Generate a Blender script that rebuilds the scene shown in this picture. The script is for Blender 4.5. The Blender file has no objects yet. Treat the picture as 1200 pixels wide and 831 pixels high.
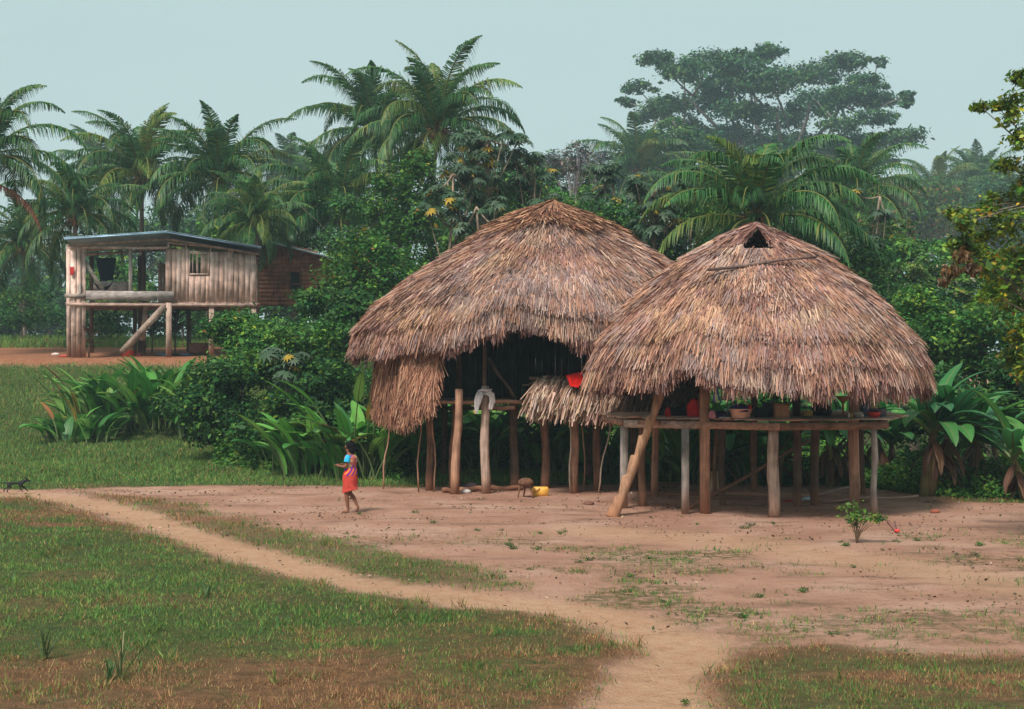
import bpy, math, random
import numpy as np
from mathutils import Vector, Matrix

random.seed(11)
RNG = np.random.default_rng(11)
R = math.radians
sc = bpy.context.scene
COL = sc.collection

# ------------------------------------------------------------------ camera
CAMH, FPX, HZ = 3.19, 1667.0, 425.0
cam_d = bpy.data.cameras.new('camera')
cam_d.lens = 50.0
cam_d.sensor_width = 36.0
cam_d.shift_y = 9.5 / 1200.0
cam_d.clip_start = 0.1
cam_d.clip_end = 3000.0
cam = bpy.data.objects.new('camera', cam_d)
cam.location = (0, 0, CAMH)
cam.rotation_euler = (R(90), 0, 0)
COL.objects.link(cam)
sc.camera = cam

# ------------------------------------------------------------------ light
SUN_EL, SUN_AZ = 53.0, -150.0          # azimuth clockwise from +Y (view direction): from behind the viewer's left
world = bpy.data.worlds.new('World')
sc.world = world
world.use_nodes = True
wn, wl = world.node_tree.nodes, world.node_tree.links
wn.clear()
w_out = wn.new('ShaderNodeOutputWorld')
w_bg = wn.new('ShaderNodeBackground')
w_sky = wn.new('ShaderNodeTexSky')
w_sky.sky_type = 'NISHITA'
w_sky.sun_disc = False
w_sky.sun_elevation = R(SUN_EL)
w_sky.sun_rotation = R(SUN_AZ)
w_sky.air_density = 1.2
w_sky.dust_density = 4.0
w_sky.ozone_density = 1.5
w_mix = wn.new('ShaderNodeMix')
w_mix.data_type = 'RGBA'
w_mix.inputs[0].default_value = 0.88   # thin even cloud over the clear sky
w_mix.inputs[7].default_value = (5.0, 6.6, 6.5, 1)
wl.new(w_sky.outputs[0], w_mix.inputs[6])
w_tc = wn.new('ShaderNodeTexCoord'); w_mp = wn.new('ShaderNodeMapping'); w_mp.inputs['Scale'].default_value = (1.2, 1.2, 5)
w_nz = wn.new('ShaderNodeTexNoise'); w_nz.inputs['Scale'].default_value = 1.6; w_nz.inputs['Detail'].default_value = 4
w_cr = wn.new('ShaderNodeMix'); w_cr.data_type = 'RGBA'
w_cr.inputs[6].default_value = (4.8, 6.35, 6.35, 1); w_cr.inputs[7].default_value = (5.8, 7.3, 7.1, 1)
wl.new(w_tc.outputs['Generated'], w_mp.inputs[0]); wl.new(w_mp.outputs[0], w_nz.inputs['Vector']); wl.new(w_nz.outputs[0], w_cr.inputs[0]); wl.new(w_cr.outputs[2], w_mix.inputs[7])
wl.new(w_mix.outputs[2], w_bg.inputs[0])
w_bg.inputs[1].default_value = 0.10
wl.new(w_bg.outputs[0], w_out.inputs[0])

sun_d = bpy.data.lights.new('sun', 'SUN')
sun_d.energy = 4.4
sun_d.angle = R(14)
sun_d.color = (1.0, 0.925, 0.85)
sun = bpy.data.objects.new('sun', sun_d)
COL.objects.link(sun)
az = R(SUN_AZ)
sdir = Vector((math.sin(az) * math.cos(R(SUN_EL)), math.cos(az) * math.cos(R(SUN_EL)), math.sin(R(SUN_EL))))
sun.rotation_euler = sdir.to_track_quat('Z', 'Y').to_euler()
sun.location = sdir * 60

sc.view_settings.view_transform = 'Standard'
sc.view_settings.look = 'None'
sc.view_settings.gamma = 1.0
sc.view_settings.exposure = 0.12
sc.view_settings.use_curve_mapping = False
sc.cycles.use_denoising = True
sc.cycles.max_bounces = 6
sc.cycles.volume_bounces = 0
sc.cycles.transparent_max_bounces = 8
sc.cycles.caustics_reflective = False
sc.cycles.caustics_refractive = False

# ------------------------------------------------------------------ helpers
def P(px, py, D):
    return np.array([(px - 600.0) * D / FPX, D, CAMH - (py - HZ) * D / FPX])

def GP(px, py):
    """point of the flat yard seen at a place of the photograph"""
    D = CAMH * FPX / (py - HZ)
    return np.array([(px - 600.0) * D / FPX, D])

def smooth(a, b, v):
    t = np.clip((np.asarray(v, float) - a) / (b - a), 0, 1)
    return t * t * (3 - 2 * t)

def _hash(ix, iy, s):
    n = (ix.astype(np.int64) * 374761393 + iy.astype(np.int64) * 668265263 + s * 982451653) & 0x7fffffff
    n = ((n ^ (n >> 13)) * 1274126177) & 0x7fffffff
    n = (n ^ (n >> 16)) & 0xffff
    return n / 65535.0

def vnoise(x, y, s=0):
    x = np.asarray(x, float); y = np.asarray(y, float)
    ix = np.floor(x); iy = np.floor(y)
    fx = x - ix; fy = y - iy
    fx = fx * fx * (3 - 2 * fx); fy = fy * fy * (3 - 2 * fy)
    a = _hash(ix, iy, s); b = _hash(ix + 1, iy, s); c = _hash(ix, iy + 1, s); d = _hash(ix + 1, iy + 1, s)
    return (a * (1 - fx) + b * fx) * (1 - fy) + (c * (1 - fx) + d * fx) * fy

def fbm(x, y, s=0, o=4):
    v = 0; a = 0.5
    for i in range(o):
        v = v + a * vnoise(np.asarray(x) * 2 ** i, np.asarray(y) * 2 ** i, s + i * 7)
        a *= 0.5
    return v / (1 - 0.5 ** o)

def H(x, y):
    """height of the ground"""
    x = np.asarray(x, float); y = np.asarray(y, float)
    prof = np.interp(y, [0, 38, 44, 48, 54, 58.2, 62, 75, 90, 130, 400], [0, 0, .2, .5, 2.0, 3.35, 3.5, 4.25, 4.6, 5, 8])
    side = 1 - 0.6 * smooth(-4, 6, x)
    near = smooth(37, 41, y)
    return prof * side * near + 0.03 * (fbm(x * .5, y * .5, 3) - .5) * smooth(0, 2, y)

class Geo:
    def __init__(s):
        s.v = []; s.q = []; s.t = []; s.c = []; s.n = 0
    def add(s, verts, quads=None, tris=None, col=(.5, .5, .5)):
        verts = np.asarray(verts, float).reshape(-1, 3)
        s.v.append(verts)
        c = np.asarray(col, float)
        if c.ndim == 1:
            c = np.tile(c, (len(verts), 1))
        s.c.append(c)
        if quads is not None and len(quads): s.q.append(np.asarray(quads, np.int64).reshape(-1, 4) + s.n)
        if tris is not None and len(tris): s.t.append(np.asarray(tris, np.int64).reshape(-1, 3) + s.n)
        s.n += len(verts)
        return s
    def mesh(s, name, smoothed=False, offset=None):
        v = np.concatenate(s.v); c = np.concatenate(s.c)
        if offset is not None: v = v - np.asarray(offset, float)
        q = np.concatenate(s.q) if s.q else np.zeros((0, 4), np.int64)
        t = np.concatenate(s.t) if s.t else np.zeros((0, 3), np.int64)
        me = bpy.data.meshes.new(name)
        me.vertices.add(len(v))
        me.vertices.foreach_set('co', v.astype(np.float32).ravel())
        nl = q.size + t.size
        me.loops.add(nl)
        me.loops.foreach_set('vertex_index', np.concatenate([q.ravel(), t.ravel()]).astype(np.int32))
        me.polygons.add(len(q) + len(t))
        ls = np.concatenate([np.arange(len(q)) * 4, q.size + np.arange(len(t)) * 3]).astype(np.int32)
        me.polygons.foreach_set('loop_start', ls)
        ca = me.color_attributes.new('Col', 'FLOAT_COLOR', 'POINT')
        ca.data.foreach_set('color', np.concatenate([c, np.ones((len(c), 1))], 1).astype(np.float32).ravel())
        me.update(calc_edges=True)
        if smoothed:
            me.polygons.foreach_set('use_smooth', np.ones(len(me.polygons), bool))
        me.validate()
        return me

def link(name, me, mat, parent=None):
    o = bpy.data.objects.new(name, me)
    COL.objects.link(o)
    if mat is not None and len(me.materials) == 0: me.materials.append(mat)
    if parent is not None: o.parent = parent
    return o

def tag(o, label=None, cat=None, group=None, kind=None):
    if label: o['label'] = label
    if cat: o['category'] = cat
    if group: o['group'] = group
    if kind: o['kind'] = kind
    return o

def thing(name, label, cat, loc=(0, 0, 0), rotz=0.0, group=None):
    o = bpy.data.objects.new(name, None)
    o.empty_display_size = .3
    COL.objects.link(o)
    o.location = tuple(float(a) for a in loc)
    o.rotation_euler = (0, 0, rotz)
    return tag(o, label, cat, group)

def part(name, g, mat, parent, smoothed=False, label=None, world=True):
    """one mesh part; geometry given in world coordinates unless world=False"""
    off = None
    if world:
        off = np.zeros(3); p = parent
        while p is not None:
            off += np.array(p.location); p = p.parent
    o = link(name, g.mesh(name, smoothed, off), mat, parent)
    if label: o['label'] = label
    return o

def solo(name, g, mat, label, cat, loc, smoothed=False, group=None):
    """a thing that is one mesh, geometry given in world coordinates"""
    o = link(name, g.mesh(name, smoothed, np.array(loc, float)), mat)
    o.location = tuple(float(a) for a in loc)
    return tag(o, label, cat, group)

def copy_tree(o, parent=None):
    c = o.copy(); COL.objects.link(c)
    if parent is not None: c.parent = parent
    for ch in list(o.children): copy_tree(ch, c)
    return c

def nrm(v):
    v = np.asarray(v, float)
    return v / np.maximum(np.linalg.norm(v, axis=-1, keepdims=True), 1e-9)

def tube(g, pts, rad, seg=8, col=(.3, .25, .2), cap=True, jitter=0.0, squash=None):
    pts = np.asarray(pts, float); n = len(pts)
    rad = np.broadcast_to(np.asarray(rad, float), (n,))
    tang = np.gradient(pts, axis=0) if n > 2 else np.tile(pts[-1] - pts[0], (n, 1))
    tang = nrm(tang)
    ref = np.array([0, 0, 1.0]) if abs(tang[0][2]) < .9 else np.array([1.0, 0, 0])
    vs = []
    a = np.linspace(0, 2 * math.pi, seg, endpoint=False)
    for i in range(n):
        u = nrm(np.cross(tang[i], ref)); w = np.cross(tang[i], u)
        rr = rad[i] * (1 + jitter * RNG.uniform(-1, 1, seg))
        vs.append(pts[i] + (np.cos(a) * rr)[:, None] * u + (np.sin(a) * rr)[:, None] * w)
    vs = np.concatenate(vs)
    q = []
    for i in range(n - 1):
        for k in range(seg):
            k2 = (k + 1) % seg
            q.append((i * seg + k, i * seg + k2, (i + 1) * seg + k2, (i + 1) * seg + k))
    t = []
    if cap:
        vs = np.concatenate([vs, pts[:1], pts[-1:]])
        b0, b1 = n * seg, n * seg + 1
        for k in range(seg):
            k2 = (k + 1) % seg
            t.append((b0, k2, k)); t.append((b1, (n - 1) * seg + k, (n - 1) * seg + k2))
    g.add(vs, q, t, col)

BOXQ = [(0, 1, 3, 2), (4, 6, 7, 5), (0, 4, 5, 1), (2, 3, 7, 6), (0, 2, 6, 4), (1, 5, 7, 3)]
def beam(g, a, b, w, h, col=(.3, .25, .2), up=(0, 0, 1)):
    """a squared timber from a to b, w across, h along up"""
    a = np.asarray(a, float); b = np.asarray(b, float)
    d = nrm(b - a); up = np.asarray(up, float)
    if abs(np.dot(d, up)) > .95: up = np.array([0, 1.0, 0])
    s = nrm(np.cross(d, up)); u = np.cross(s, d)
    vs = []
    for e in (a, b):
        for i in (-1, 1):
            for j in (-1, 1):
                vs.append(e + s * i * w / 2 + u * j * h / 2)
    g.add(vs, BOXQ, None, col)

def box(g, c, size, col=(.5, .5, .5), rz=0.0):
    c = np.asarray(c, float); sx, sy, sz = size
    vs = []
    for x in (-1, 1):
        for y in (-1, 1):
            for z in (-1, 1):
                X, Y = x * sx / 2, y * sy / 2
                vs.append(c + np.array([X * math.cos(rz) - Y * math.sin(rz), X * math.sin(rz) + Y * math.cos(rz), z * sz / 2]))
    g.add(vs, [(0, 1, 3, 2), (4, 6, 7, 5), (0, 4, 5, 1), (2, 3, 7, 6), (0, 2, 6, 4), (1, 5, 7, 3)], None, col)

def lathe(g, c, prof, seg=16, col=(.5, .5, .5), sx=1.0, sy=1.0, wob=0.0):
    c = np.asarray(c, float); n = len(prof)
    a = np.linspace(0, 2 * math.pi, seg, endpoint=False)
    vs = []
    for r, z in prof:
        rr = r * (1 + wob * RNG.uniform(-1, 1, seg))
        vs.append(np.stack([c[0] + rr * np.cos(a) * sx, c[1] + rr * np.sin(a) * sy, np.full(seg, c[2] + z)], 1))
    q = []
    for i in range(n - 1):
        for k in range(seg):
            k2 = (k + 1) % seg
            q.append((i * seg + k, i * seg + k2, (i + 1) * seg + k2, (i + 1) * seg + k))
    g.add(np.concatenate(vs), q, None, col)

def ball(g, c, r, col, seg=10, rings=7, s=(1, 1, 1), noise=0.0):
    prof_v = []
    c = np.asarray(c, float)
    vs = []
    for i in range(rings + 1):
        th = math.pi * i / rings
        for k in range(seg):
            ph = 2 * math.pi * k / seg
            rr = r * (1 + noise * random.uniform(-1, 1))
            vs.append(c + rr * np.array([math.sin(th) * math.cos(ph) * s[0], math.sin(th) * math.sin(ph) * s[1], math.cos(th) * s[2]]))
    q = []
    for i in range(rings):
        for k in range(seg):
            k2 = (k + 1) % seg
            q.append((i * seg + k, (i + 1) * seg + k, (i + 1) * seg + k2, i * seg + k2))
    g.add(vs, q, None, col)

def rhombs(g, p, a, b, L, W, col):
    """many leaf-shaped quads: centres p, long axis a, cross axis b"""
    L = np.asarray(L)[:, None]; W = np.asarray(W)[:, None]
    n = len(p)
    f = nrm(np.cross(a, b)) * W * .18
    v = np.stack([p - a * L * .5, p + b * W * .5 + f, p + a * L * .5, p - b * W * .5 + f], 1).reshape(-1, 3)
    q = np.arange(n * 4).reshape(n, 4)
    g.add(v, q, None, np.repeat(col, 4, 0))

def blades(g, p, d, b, L, W, col, tipw=.15, bend=None):
    """many narrow strips: foot p, direction d, width axis b, two segments when bend is given"""
    L = np.asarray(L)[:, None]; W = np.asarray(W)[:, None]; n = len(p)
    if bend is None:
        v = np.stack([p - b * W * .5, p + b * W * .5, p + d * L + b * W * tipw, p + d * L - b * W * tipw], 1).reshape(-1, 3)
        g.add(v, np.arange(n * 4).reshape(n, 4), None, np.repeat(col, 4, 0))
    else:
        m = p + d * L * .5
        e = m + nrm(d + bend) * L * .5
        v = np.stack([p - b * W * .35, p + b * W * .35, m + b * W * .5, m - b * W * .5, e + b * W * tipw, e - b * W * tipw], 1).reshape(-1, 3)
        k = np.arange(n)[:, None] * 6
        q = np.concatenate([k + np.array([[0, 1, 2, 3]]), k + np.array([[3, 2, 4, 5]])], 0)
        g.add(v, q, None, np.repeat(col, 6, 0))

def pal(colors, weights, n, var=.25, rng=RNG, ch=.08):
    colors = np.asarray(colors, float)
    w = np.asarray(weights, float); w = w / w.sum()
    i = rng.choice(len(colors), n, p=w)
    c = colors[i] * (1 + var * rng.uniform(-1, 1, (n, 1))) * (1 + ch * rng.uniform(-1, 1, (n, 3)))
    return np.clip(c, 0.002, 1)

def rdir(n):
    return nrm(RNG.normal(size=(n, 3)))

# ------------------------------------------------------------------ materials
def new_mat(name):
    m = bpy.data.materials.new(name); m.use_nodes = True
    nt = m.node_tree; nt.nodes.clear()
    return m, nt, nt.nodes, nt.links

def leaf_mat(name, trans=.22, rough=.5, spec=.35):
    m, nt, N, L = new_mat(name)
    out = N.new('ShaderNodeOutputMaterial'); at = N.new('ShaderNodeAttribute'); at.attribute_name = 'Col'
    tc = N.new('ShaderNodeTexCoord'); nz = N.new('ShaderNodeTexNoise'); nz.inputs['Scale'].default_value = 1.3
    L.new(tc.outputs['Object'], nz.inputs['Vector'])
    mr = N.new('ShaderNodeMapRange'); mr.inputs[3].default_value = .62; mr.inputs[4].default_value = 1.38
    L.new(nz.outputs[0], mr.inputs[0])
    mul = N.new('ShaderNodeVectorMath'); mul.operation = 'SCALE'
    L.new(at.outputs['Color'], mul.inputs[0]); L.new(mr.outputs[0], mul.inputs['Scale'])
    b = N.new('ShaderNodeBsdfPrincipled'); b.inputs['Roughness'].default_value = rough
    b.inputs['Specular IOR Level'].default_value = spec
    L.new(mul.outputs[0], b.inputs['Base Color'])
    if trans > 0:
        tr = N.new('ShaderNodeBsdfTranslucent'); L.new(mul.outputs[0], tr.inputs[0])
        mx = N.new('ShaderNodeMixShader'); mx.inputs[0].default_value = trans
        L.new(b.outputs[0], mx.inputs[1]); L.new(tr.outputs[0], mx.inputs[2]); L.new(mx.outputs[0], out.inputs[0])
    else:
        L.new(b.outputs[0], out.inputs[0])
    return m

def wood_mat(name, stain=True, ground=0.0, grain=(22, 22, 1.6)):
    """weathered timber coloured by Col, grain along z, earth splashed on the foot"""
    m, nt, N, L = new_mat(name)
    out = N.new('ShaderNodeOutputMaterial'); at = N.new('ShaderNodeAttribute'); at.attribute_name = 'Col'
    geo = N.new('ShaderNodeNewGeometry')
    mp = N.new('ShaderNodeMapping'); mp.inputs['Scale'].default_value = grain
    L.new(geo.outputs['Position'], mp.inputs[0])
    nz = N.new('ShaderNodeTexNoise'); nz.inputs['Scale'].default_value = 1.0; nz.inputs['Detail'].default_value = 5
    L.new(mp.outputs[0], nz.inputs['Vector'])
    nz2 = N.new('ShaderNodeTexNoise'); nz2.inputs['Scale'].default_value = 3.1; nz2.inputs['Detail'].default_value = 4
    L.new(geo.outputs['Position'], nz2.inputs['Vector'])
    ad = N.new('ShaderNodeMath'); ad.operation = 'ADD'; L.new(nz.outputs[0], ad.inputs[0]); L.new(nz2.outputs[0], ad.inputs[1])
    mr = N.new('ShaderNodeMapRange'); mr.inputs[1].default_value = .7; mr.inputs[2].default_value = 1.3
    mr.inputs[3].default_value = .45; mr.inputs[4].default_value = 1.45
    L.new(ad.outputs[0], mr.inputs[0])
    mul = N.new('ShaderNodeVectorMath'); mul.operation = 'SCALE'
    L.new(at.outputs['Color'], mul.inputs[0]); L.new(mr.outputs[0], mul.inputs['Scale'])
    b = N.new('ShaderNodeBsdfPrincipled'); b.inputs['Roughness'].default_value = .9; b.inputs['Specular IOR Level'].default_value = .2
    if stain:
        sp = N.new('ShaderNodeSeparateXYZ'); L.new(geo.outputs['Position'], sp.inputs[0])
        m2 = N.new('ShaderNodeMath'); m2.operation = 'MULTIPLY_ADD'; m2.inputs[1].default_value = .55
        L.new(nz2.outputs[0], m2.inputs[0])
        neg = N.new('ShaderNodeMath'); neg.operation = 'SUBTRACT'; neg.inputs[0].default_value = ground; L.new(sp.outputs[2], neg.inputs[1])
        L.new(neg.outputs[0], m2.inputs[2])
        m3 = N.new('ShaderNodeMapRange'); m3.inputs[1].default_value = -.25; m3.inputs[2].default_value = .3; m3.inputs[3].default_value = 0; m3.inputs[4].default_value = .75
        L.new(m2.outputs[0], m3.inputs[0])
        mx = N.new('ShaderNodeMix'); mx.data_type = 'RGBA'; L.new(m3.outputs[0], mx.inputs[0]); L.new(mul.outputs[0], mx.inputs[6])
        mx.inputs[7].default_value = (.30, .125, .065, 1); L.new(mx.outputs[2], b.inputs['Base Color'])
    else:
        L.new(mul.outputs[0], b.inputs['Base Color'])
    bp = N.new('ShaderNodeBump'); bp.inputs['Strength'].default_value = .5; bp.inputs['Distance'].default_value = .02
    L.new(nz.outputs[0], bp.inputs['Height']); L.new(bp.outputs[0], b.inputs['Normal'])
    L.new(b.outputs[0], out.inputs[0])
    return m

def plain_mat(name, rough=.8, scale=6.0, var=.25, spec=.3, metal=0.0):
    m, nt, N, L = new_mat(name)
    out = N.new('ShaderNodeOutputMaterial'); at = N.new('ShaderNodeAttribute'); at.attribute_name = 'Col'
    tc = N.new('ShaderNodeTexCoord'); nz = N.new('ShaderNodeTexNoise'); nz.inputs['Scale'].default_value = scale; nz.inputs['Detail'].default_value = 4
    L.new(tc.outputs['Object'], nz.inputs['Vector'])
    mr = N.new('ShaderNodeMapRange'); mr.inputs[1].default_value = .3; mr.inputs[2].default_value = .7
    mr.inputs[3].default_value = 1 - var; mr.inputs[4].default_value = 1 + var
    L.new(nz.outputs[0], mr.inputs[0])
    mul = N.new('ShaderNodeVectorMath'); mul.operation = 'SCALE'
    L.new(at.outputs['Color'], mul.inputs[0]); L.new(mr.outputs[0], mul.inputs['Scale'])
    b = N.new('ShaderNodeBsdfPrincipled'); b.inputs['Roughness'].default_value = rough
    b.inputs['Specular IOR Level'].default_value = spec; b.inputs['Metallic'].default_value = metal
    L.new(mul.outputs[0], b.inputs['Base Color'])
    bp = N.new('ShaderNodeBump'); bp.inputs['Strength'].default_value = .25; bp.inputs['Distance'].default_value = .01
    L.new(nz.outputs[0], bp.inputs['Height']); L.new(bp.outputs[0], b.inputs['Normal'])
    L.new(b.outputs[0], out.inputs[0])
    return m

M_leaf = leaf_mat('leaf', .25, .55, .18)
M_palm = leaf_mat('palm_leaf', .2, .5, .28)
M_broad = leaf_mat('broad_leaf', .28, .45, .3)
M_grass = leaf_mat('grass_blade', .2, .7, .2)
M_thatch = leaf_mat('dry_thatch', .06, .85, .12)
M_wood = wood_mat('weathered_wood')
M_wood_far = wood_mat('weathered_board', True, 3.5)
M_wood_flat = wood_mat('sawn_plank', False, 0, (1.6, 22, 22))
M_bark = wood_mat('bark', False)
M_plain = plain_mat('painted_or_cloth')
M_cloth = plain_mat('woven_cloth', .95, 14, .2, .1)
M_plastic = plain_mat('moulded_plastic', .45, 5, .12, .5)
M_metal = plain_mat('sheet_metal', .45, 2, .3, .5, .3)
M_skin = plain_mat('skin', .6, 8, .08, .35)

# ------------------------------------------------------------------ where grass, path and bare earth lie
def poly_dist(px, py, poly):
    """signed distance (inside positive) of points to a polygon"""
    poly = np.asarray(poly, float); n = len(poly)
    inside = np.zeros(px.shape, bool); dmin = np.full(px.shape, 1e9)
    for i in range(n):
        x0, y0 = poly[i]; x1, y1 = poly[(i + 1) % n]
        cond = ((y0 > py) != (y1 > py))
        with np.errstate(divide='ignore', invalid='ignore'):
            xi = (x1 - x0) * (py - y0) / (y1 - y0 + 1e-12) + x0
        inside ^= cond & (px < xi)
        dx, dy = x1 - x0, y1 - y0
        t = np.clip(((px - x0) * dx + (py - y0) * dy) / (dx * dx + dy * dy + 1e-12), 0, 1)
        dmin = np.minimum(dmin, np.hypot(px - x0 - t * dx, py - y0 - t * dy))
    return np.where(inside, dmin, -dmin)

def line_dist(px, py, pts):
    pts = np.asarray(pts, float); dmin = np.full(px.shape, 1e9)
    for i in range(len(pts) - 1):
        x0, y0 = pts[i]; x1, y1 = pts[i + 1]; dx, dy = x1 - x0, y1 - y0
        t = np.clip(((px - x0) * dx + (py - y0) * dy) / (dx * dx + dy * dy + 1e-12), 0, 1)
        dmin = np.minimum(dmin, np.hypot(px - x0 - t * dx, py - y0 - t * dy))
    return dmin

def wpoly(pts): return [tuple(GP(a, b)) for a, b in pts]
LAWN = wpoly([(-900, 590), (30, 584), (120, 604), (220, 643), (330, 678), (450, 700), (560, 712), (650, 722), (735, 745), (765, 762), (700, 785), (718, 800), (700, 820), (740, 900), (740, 1200), (-900, 1200)])
STRIP = wpoly([(100, 577), (190, 585), (260, 603), (340, 624), (430, 645), (540, 662), (600, 684), (555, 692), (440, 678), (330, 654), (240, 628), (170, 600)])
RIGHT = wpoly([(785, 795), (840, 770), (950, 762), (1090, 766), (1300, 770), (1700, 780), (1700, 1200), (860, 1200), (830, 900), (800, 825)])
BACK = [(-60, 36.3)] + wpoly([(60, 574), (150, 571), (300, 569), (480, 572)]) + [(-1, 36.6), (3, 37.3), (5, 38.5), (9, 37.0), (10.2, 32.6), (13.5, 31.3), (40, 30), (60, 80), (-60, 80)]
TRAIL = wpoly([(20, 577), (90, 586), (160, 603), (240, 632), (340, 664), (450, 688), (560, 702), (660, 712), (740, 730), (800, 752), (800, 775), (765, 800), (775, 840), (800, 920)])
TRAIL2 = wpoly([(690, 622), (800, 630), (900, 640), (980, 652), (1080, 668), (1180, 685), (1350, 705)])
YARD = [(-40, 57.0), (-9.0, 57.4), (-4.0, 60.0), (-6, 72.5), (-40, 74.5)]

def fields(x, y):
    """grass cover, dryness, trail, sparse weeds at ground points"""
    wob = (fbm(x * 1.1, y * 1.1, 21) - .5) * .9 + (fbm(x * 4, y * 4, 5) - .5) * .5
    def soft(poly, w=.35): return smooth(-w, w, poly_dist(x, y, poly) + wob)
    lawn = soft(LAWN, .3); strip = soft(STRIP, .4) * .8; right = soft(RIGHT, .3)
    back = smooth(-.15, .25, poly_dist(x, y, BACK) + wob * .25)
    yard = smooth(-.4, .4, poly_dist(x, y, YARD) + wob * .8)
    tr = 1 - smooth(.25, .75, line_dist(x, y, TRAIL) + wob * .35)
    tr2 = (1 - smooth(.3, 1.3, line_dist(x, y, TRAIL2) + wob * .6)) * .7
    g = np.clip(np.maximum.reduce([lawn, strip, right, back]) * (1 - yard) * (1 - tr), 0, 1)
    # sparse weeds over the bare yard
    pat = smooth(.5, .72, fbm(x * .55 + 4, y * .55, 31)) * smooth(27.5, 24, y) * smooth(9, 14, y)
    pat2 = smooth(.50, .68, fbm(x * .7 + 9, y * .7, 41)) * smooth(6, 8.5, x) * smooth(27.5, 26, y)
    pat3 = .75 * smooth(.36, .6, fbm(x * .8 + 2, y * 1.6, 43)) * smooth(1.6, 3.5, x) * smooth(8, 6, x) * smooth(14.6, 15.6, y) * smooth(21, 18, y)
    weeds = np.clip((pat + pat2 + pat3) * (1 - tr) * (1 - tr2), 0, 1)
    dry = np.clip(smooth(16.2, 14.2, y + (fbm(x * .6, y * .6, 71) - .5) * 3.5) * smooth(2, -1, x) * .7
                  + smooth(.54, .68, fbm(x * .45, y * .9, 61)) * .7 + .06 + .45 * smooth(.5, .7, fbm(x * 1.7, y * 2.5, 62))
                  + smooth(.9, 0, np.abs(poly_dist(x, y, LAWN))) * .75
                  + smooth(.8, 0, np.abs(poly_dist(x, y, RIGHT))) * .7 + soft(STRIP) * .45 + right * .3, 0, 1) * smooth(38, 35, y)
    dry = dry * (1 - .55 * smooth(15.2, 17.5, y) * smooth(2, -2, x) * smooth(28, 24, y)); return g, dry, np.clip(tr + tr2, 0, 1), weeds, yard

# ------------------------------------------------------------------ ground
def axis(lo, hi, step, far_lo, far_hi):
    a = list(np.arange(lo, hi + 1e-6, step))
    s = step; v = hi
    while v < far_hi: s *= 1.25; v += s; a.append(v)
    s = step; v = lo
    while v > far_lo: s *= 1.25; v -= s; a.insert(0, v)
    return np.array(a)
gx = axis(-17, 15, .11, -900, 900); gy = axis(9, 62, .12, -300, 1500)
GX, GY = np.meshgrid(gx, gy)
g_, dry_, tr_, wd_, yard_ = fields(GX, GY)
GZ = H(GX, GY) + (fbm(GX * 2.2, GY * 2.2, 77) - .5) * .05 * smooth(60, 40, GY) - tr_ * .03 + g_ * .015
ng = Geo()
ny, nx = GX.shape
idx = np.arange(nx * ny).reshape(ny, nx)
quads = np.stack([idx[:-1, :-1], idx[:-1, 1:], idx[1:, 1:], idx[1:, :-1]], -1).reshape(-1, 4)
ng.add(np.stack([GX, GY, GZ], -1).reshape(-1, 3), quads, None, np.stack([g_, dry_, tr_], -1).reshape(-1, 3))
gme = ng.mesh('ground', True)
at2 = gme.attributes.new('weeds', 'FLOAT', 'POINT'); at2.data.foreach_set('value', wd_.astype(np.float32).ravel())
at3 = gme.attributes.new('yard', 'FLOAT', 'POINT'); at3.data.foreach_set('value', yard_.astype(np.float32).ravel())

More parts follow.
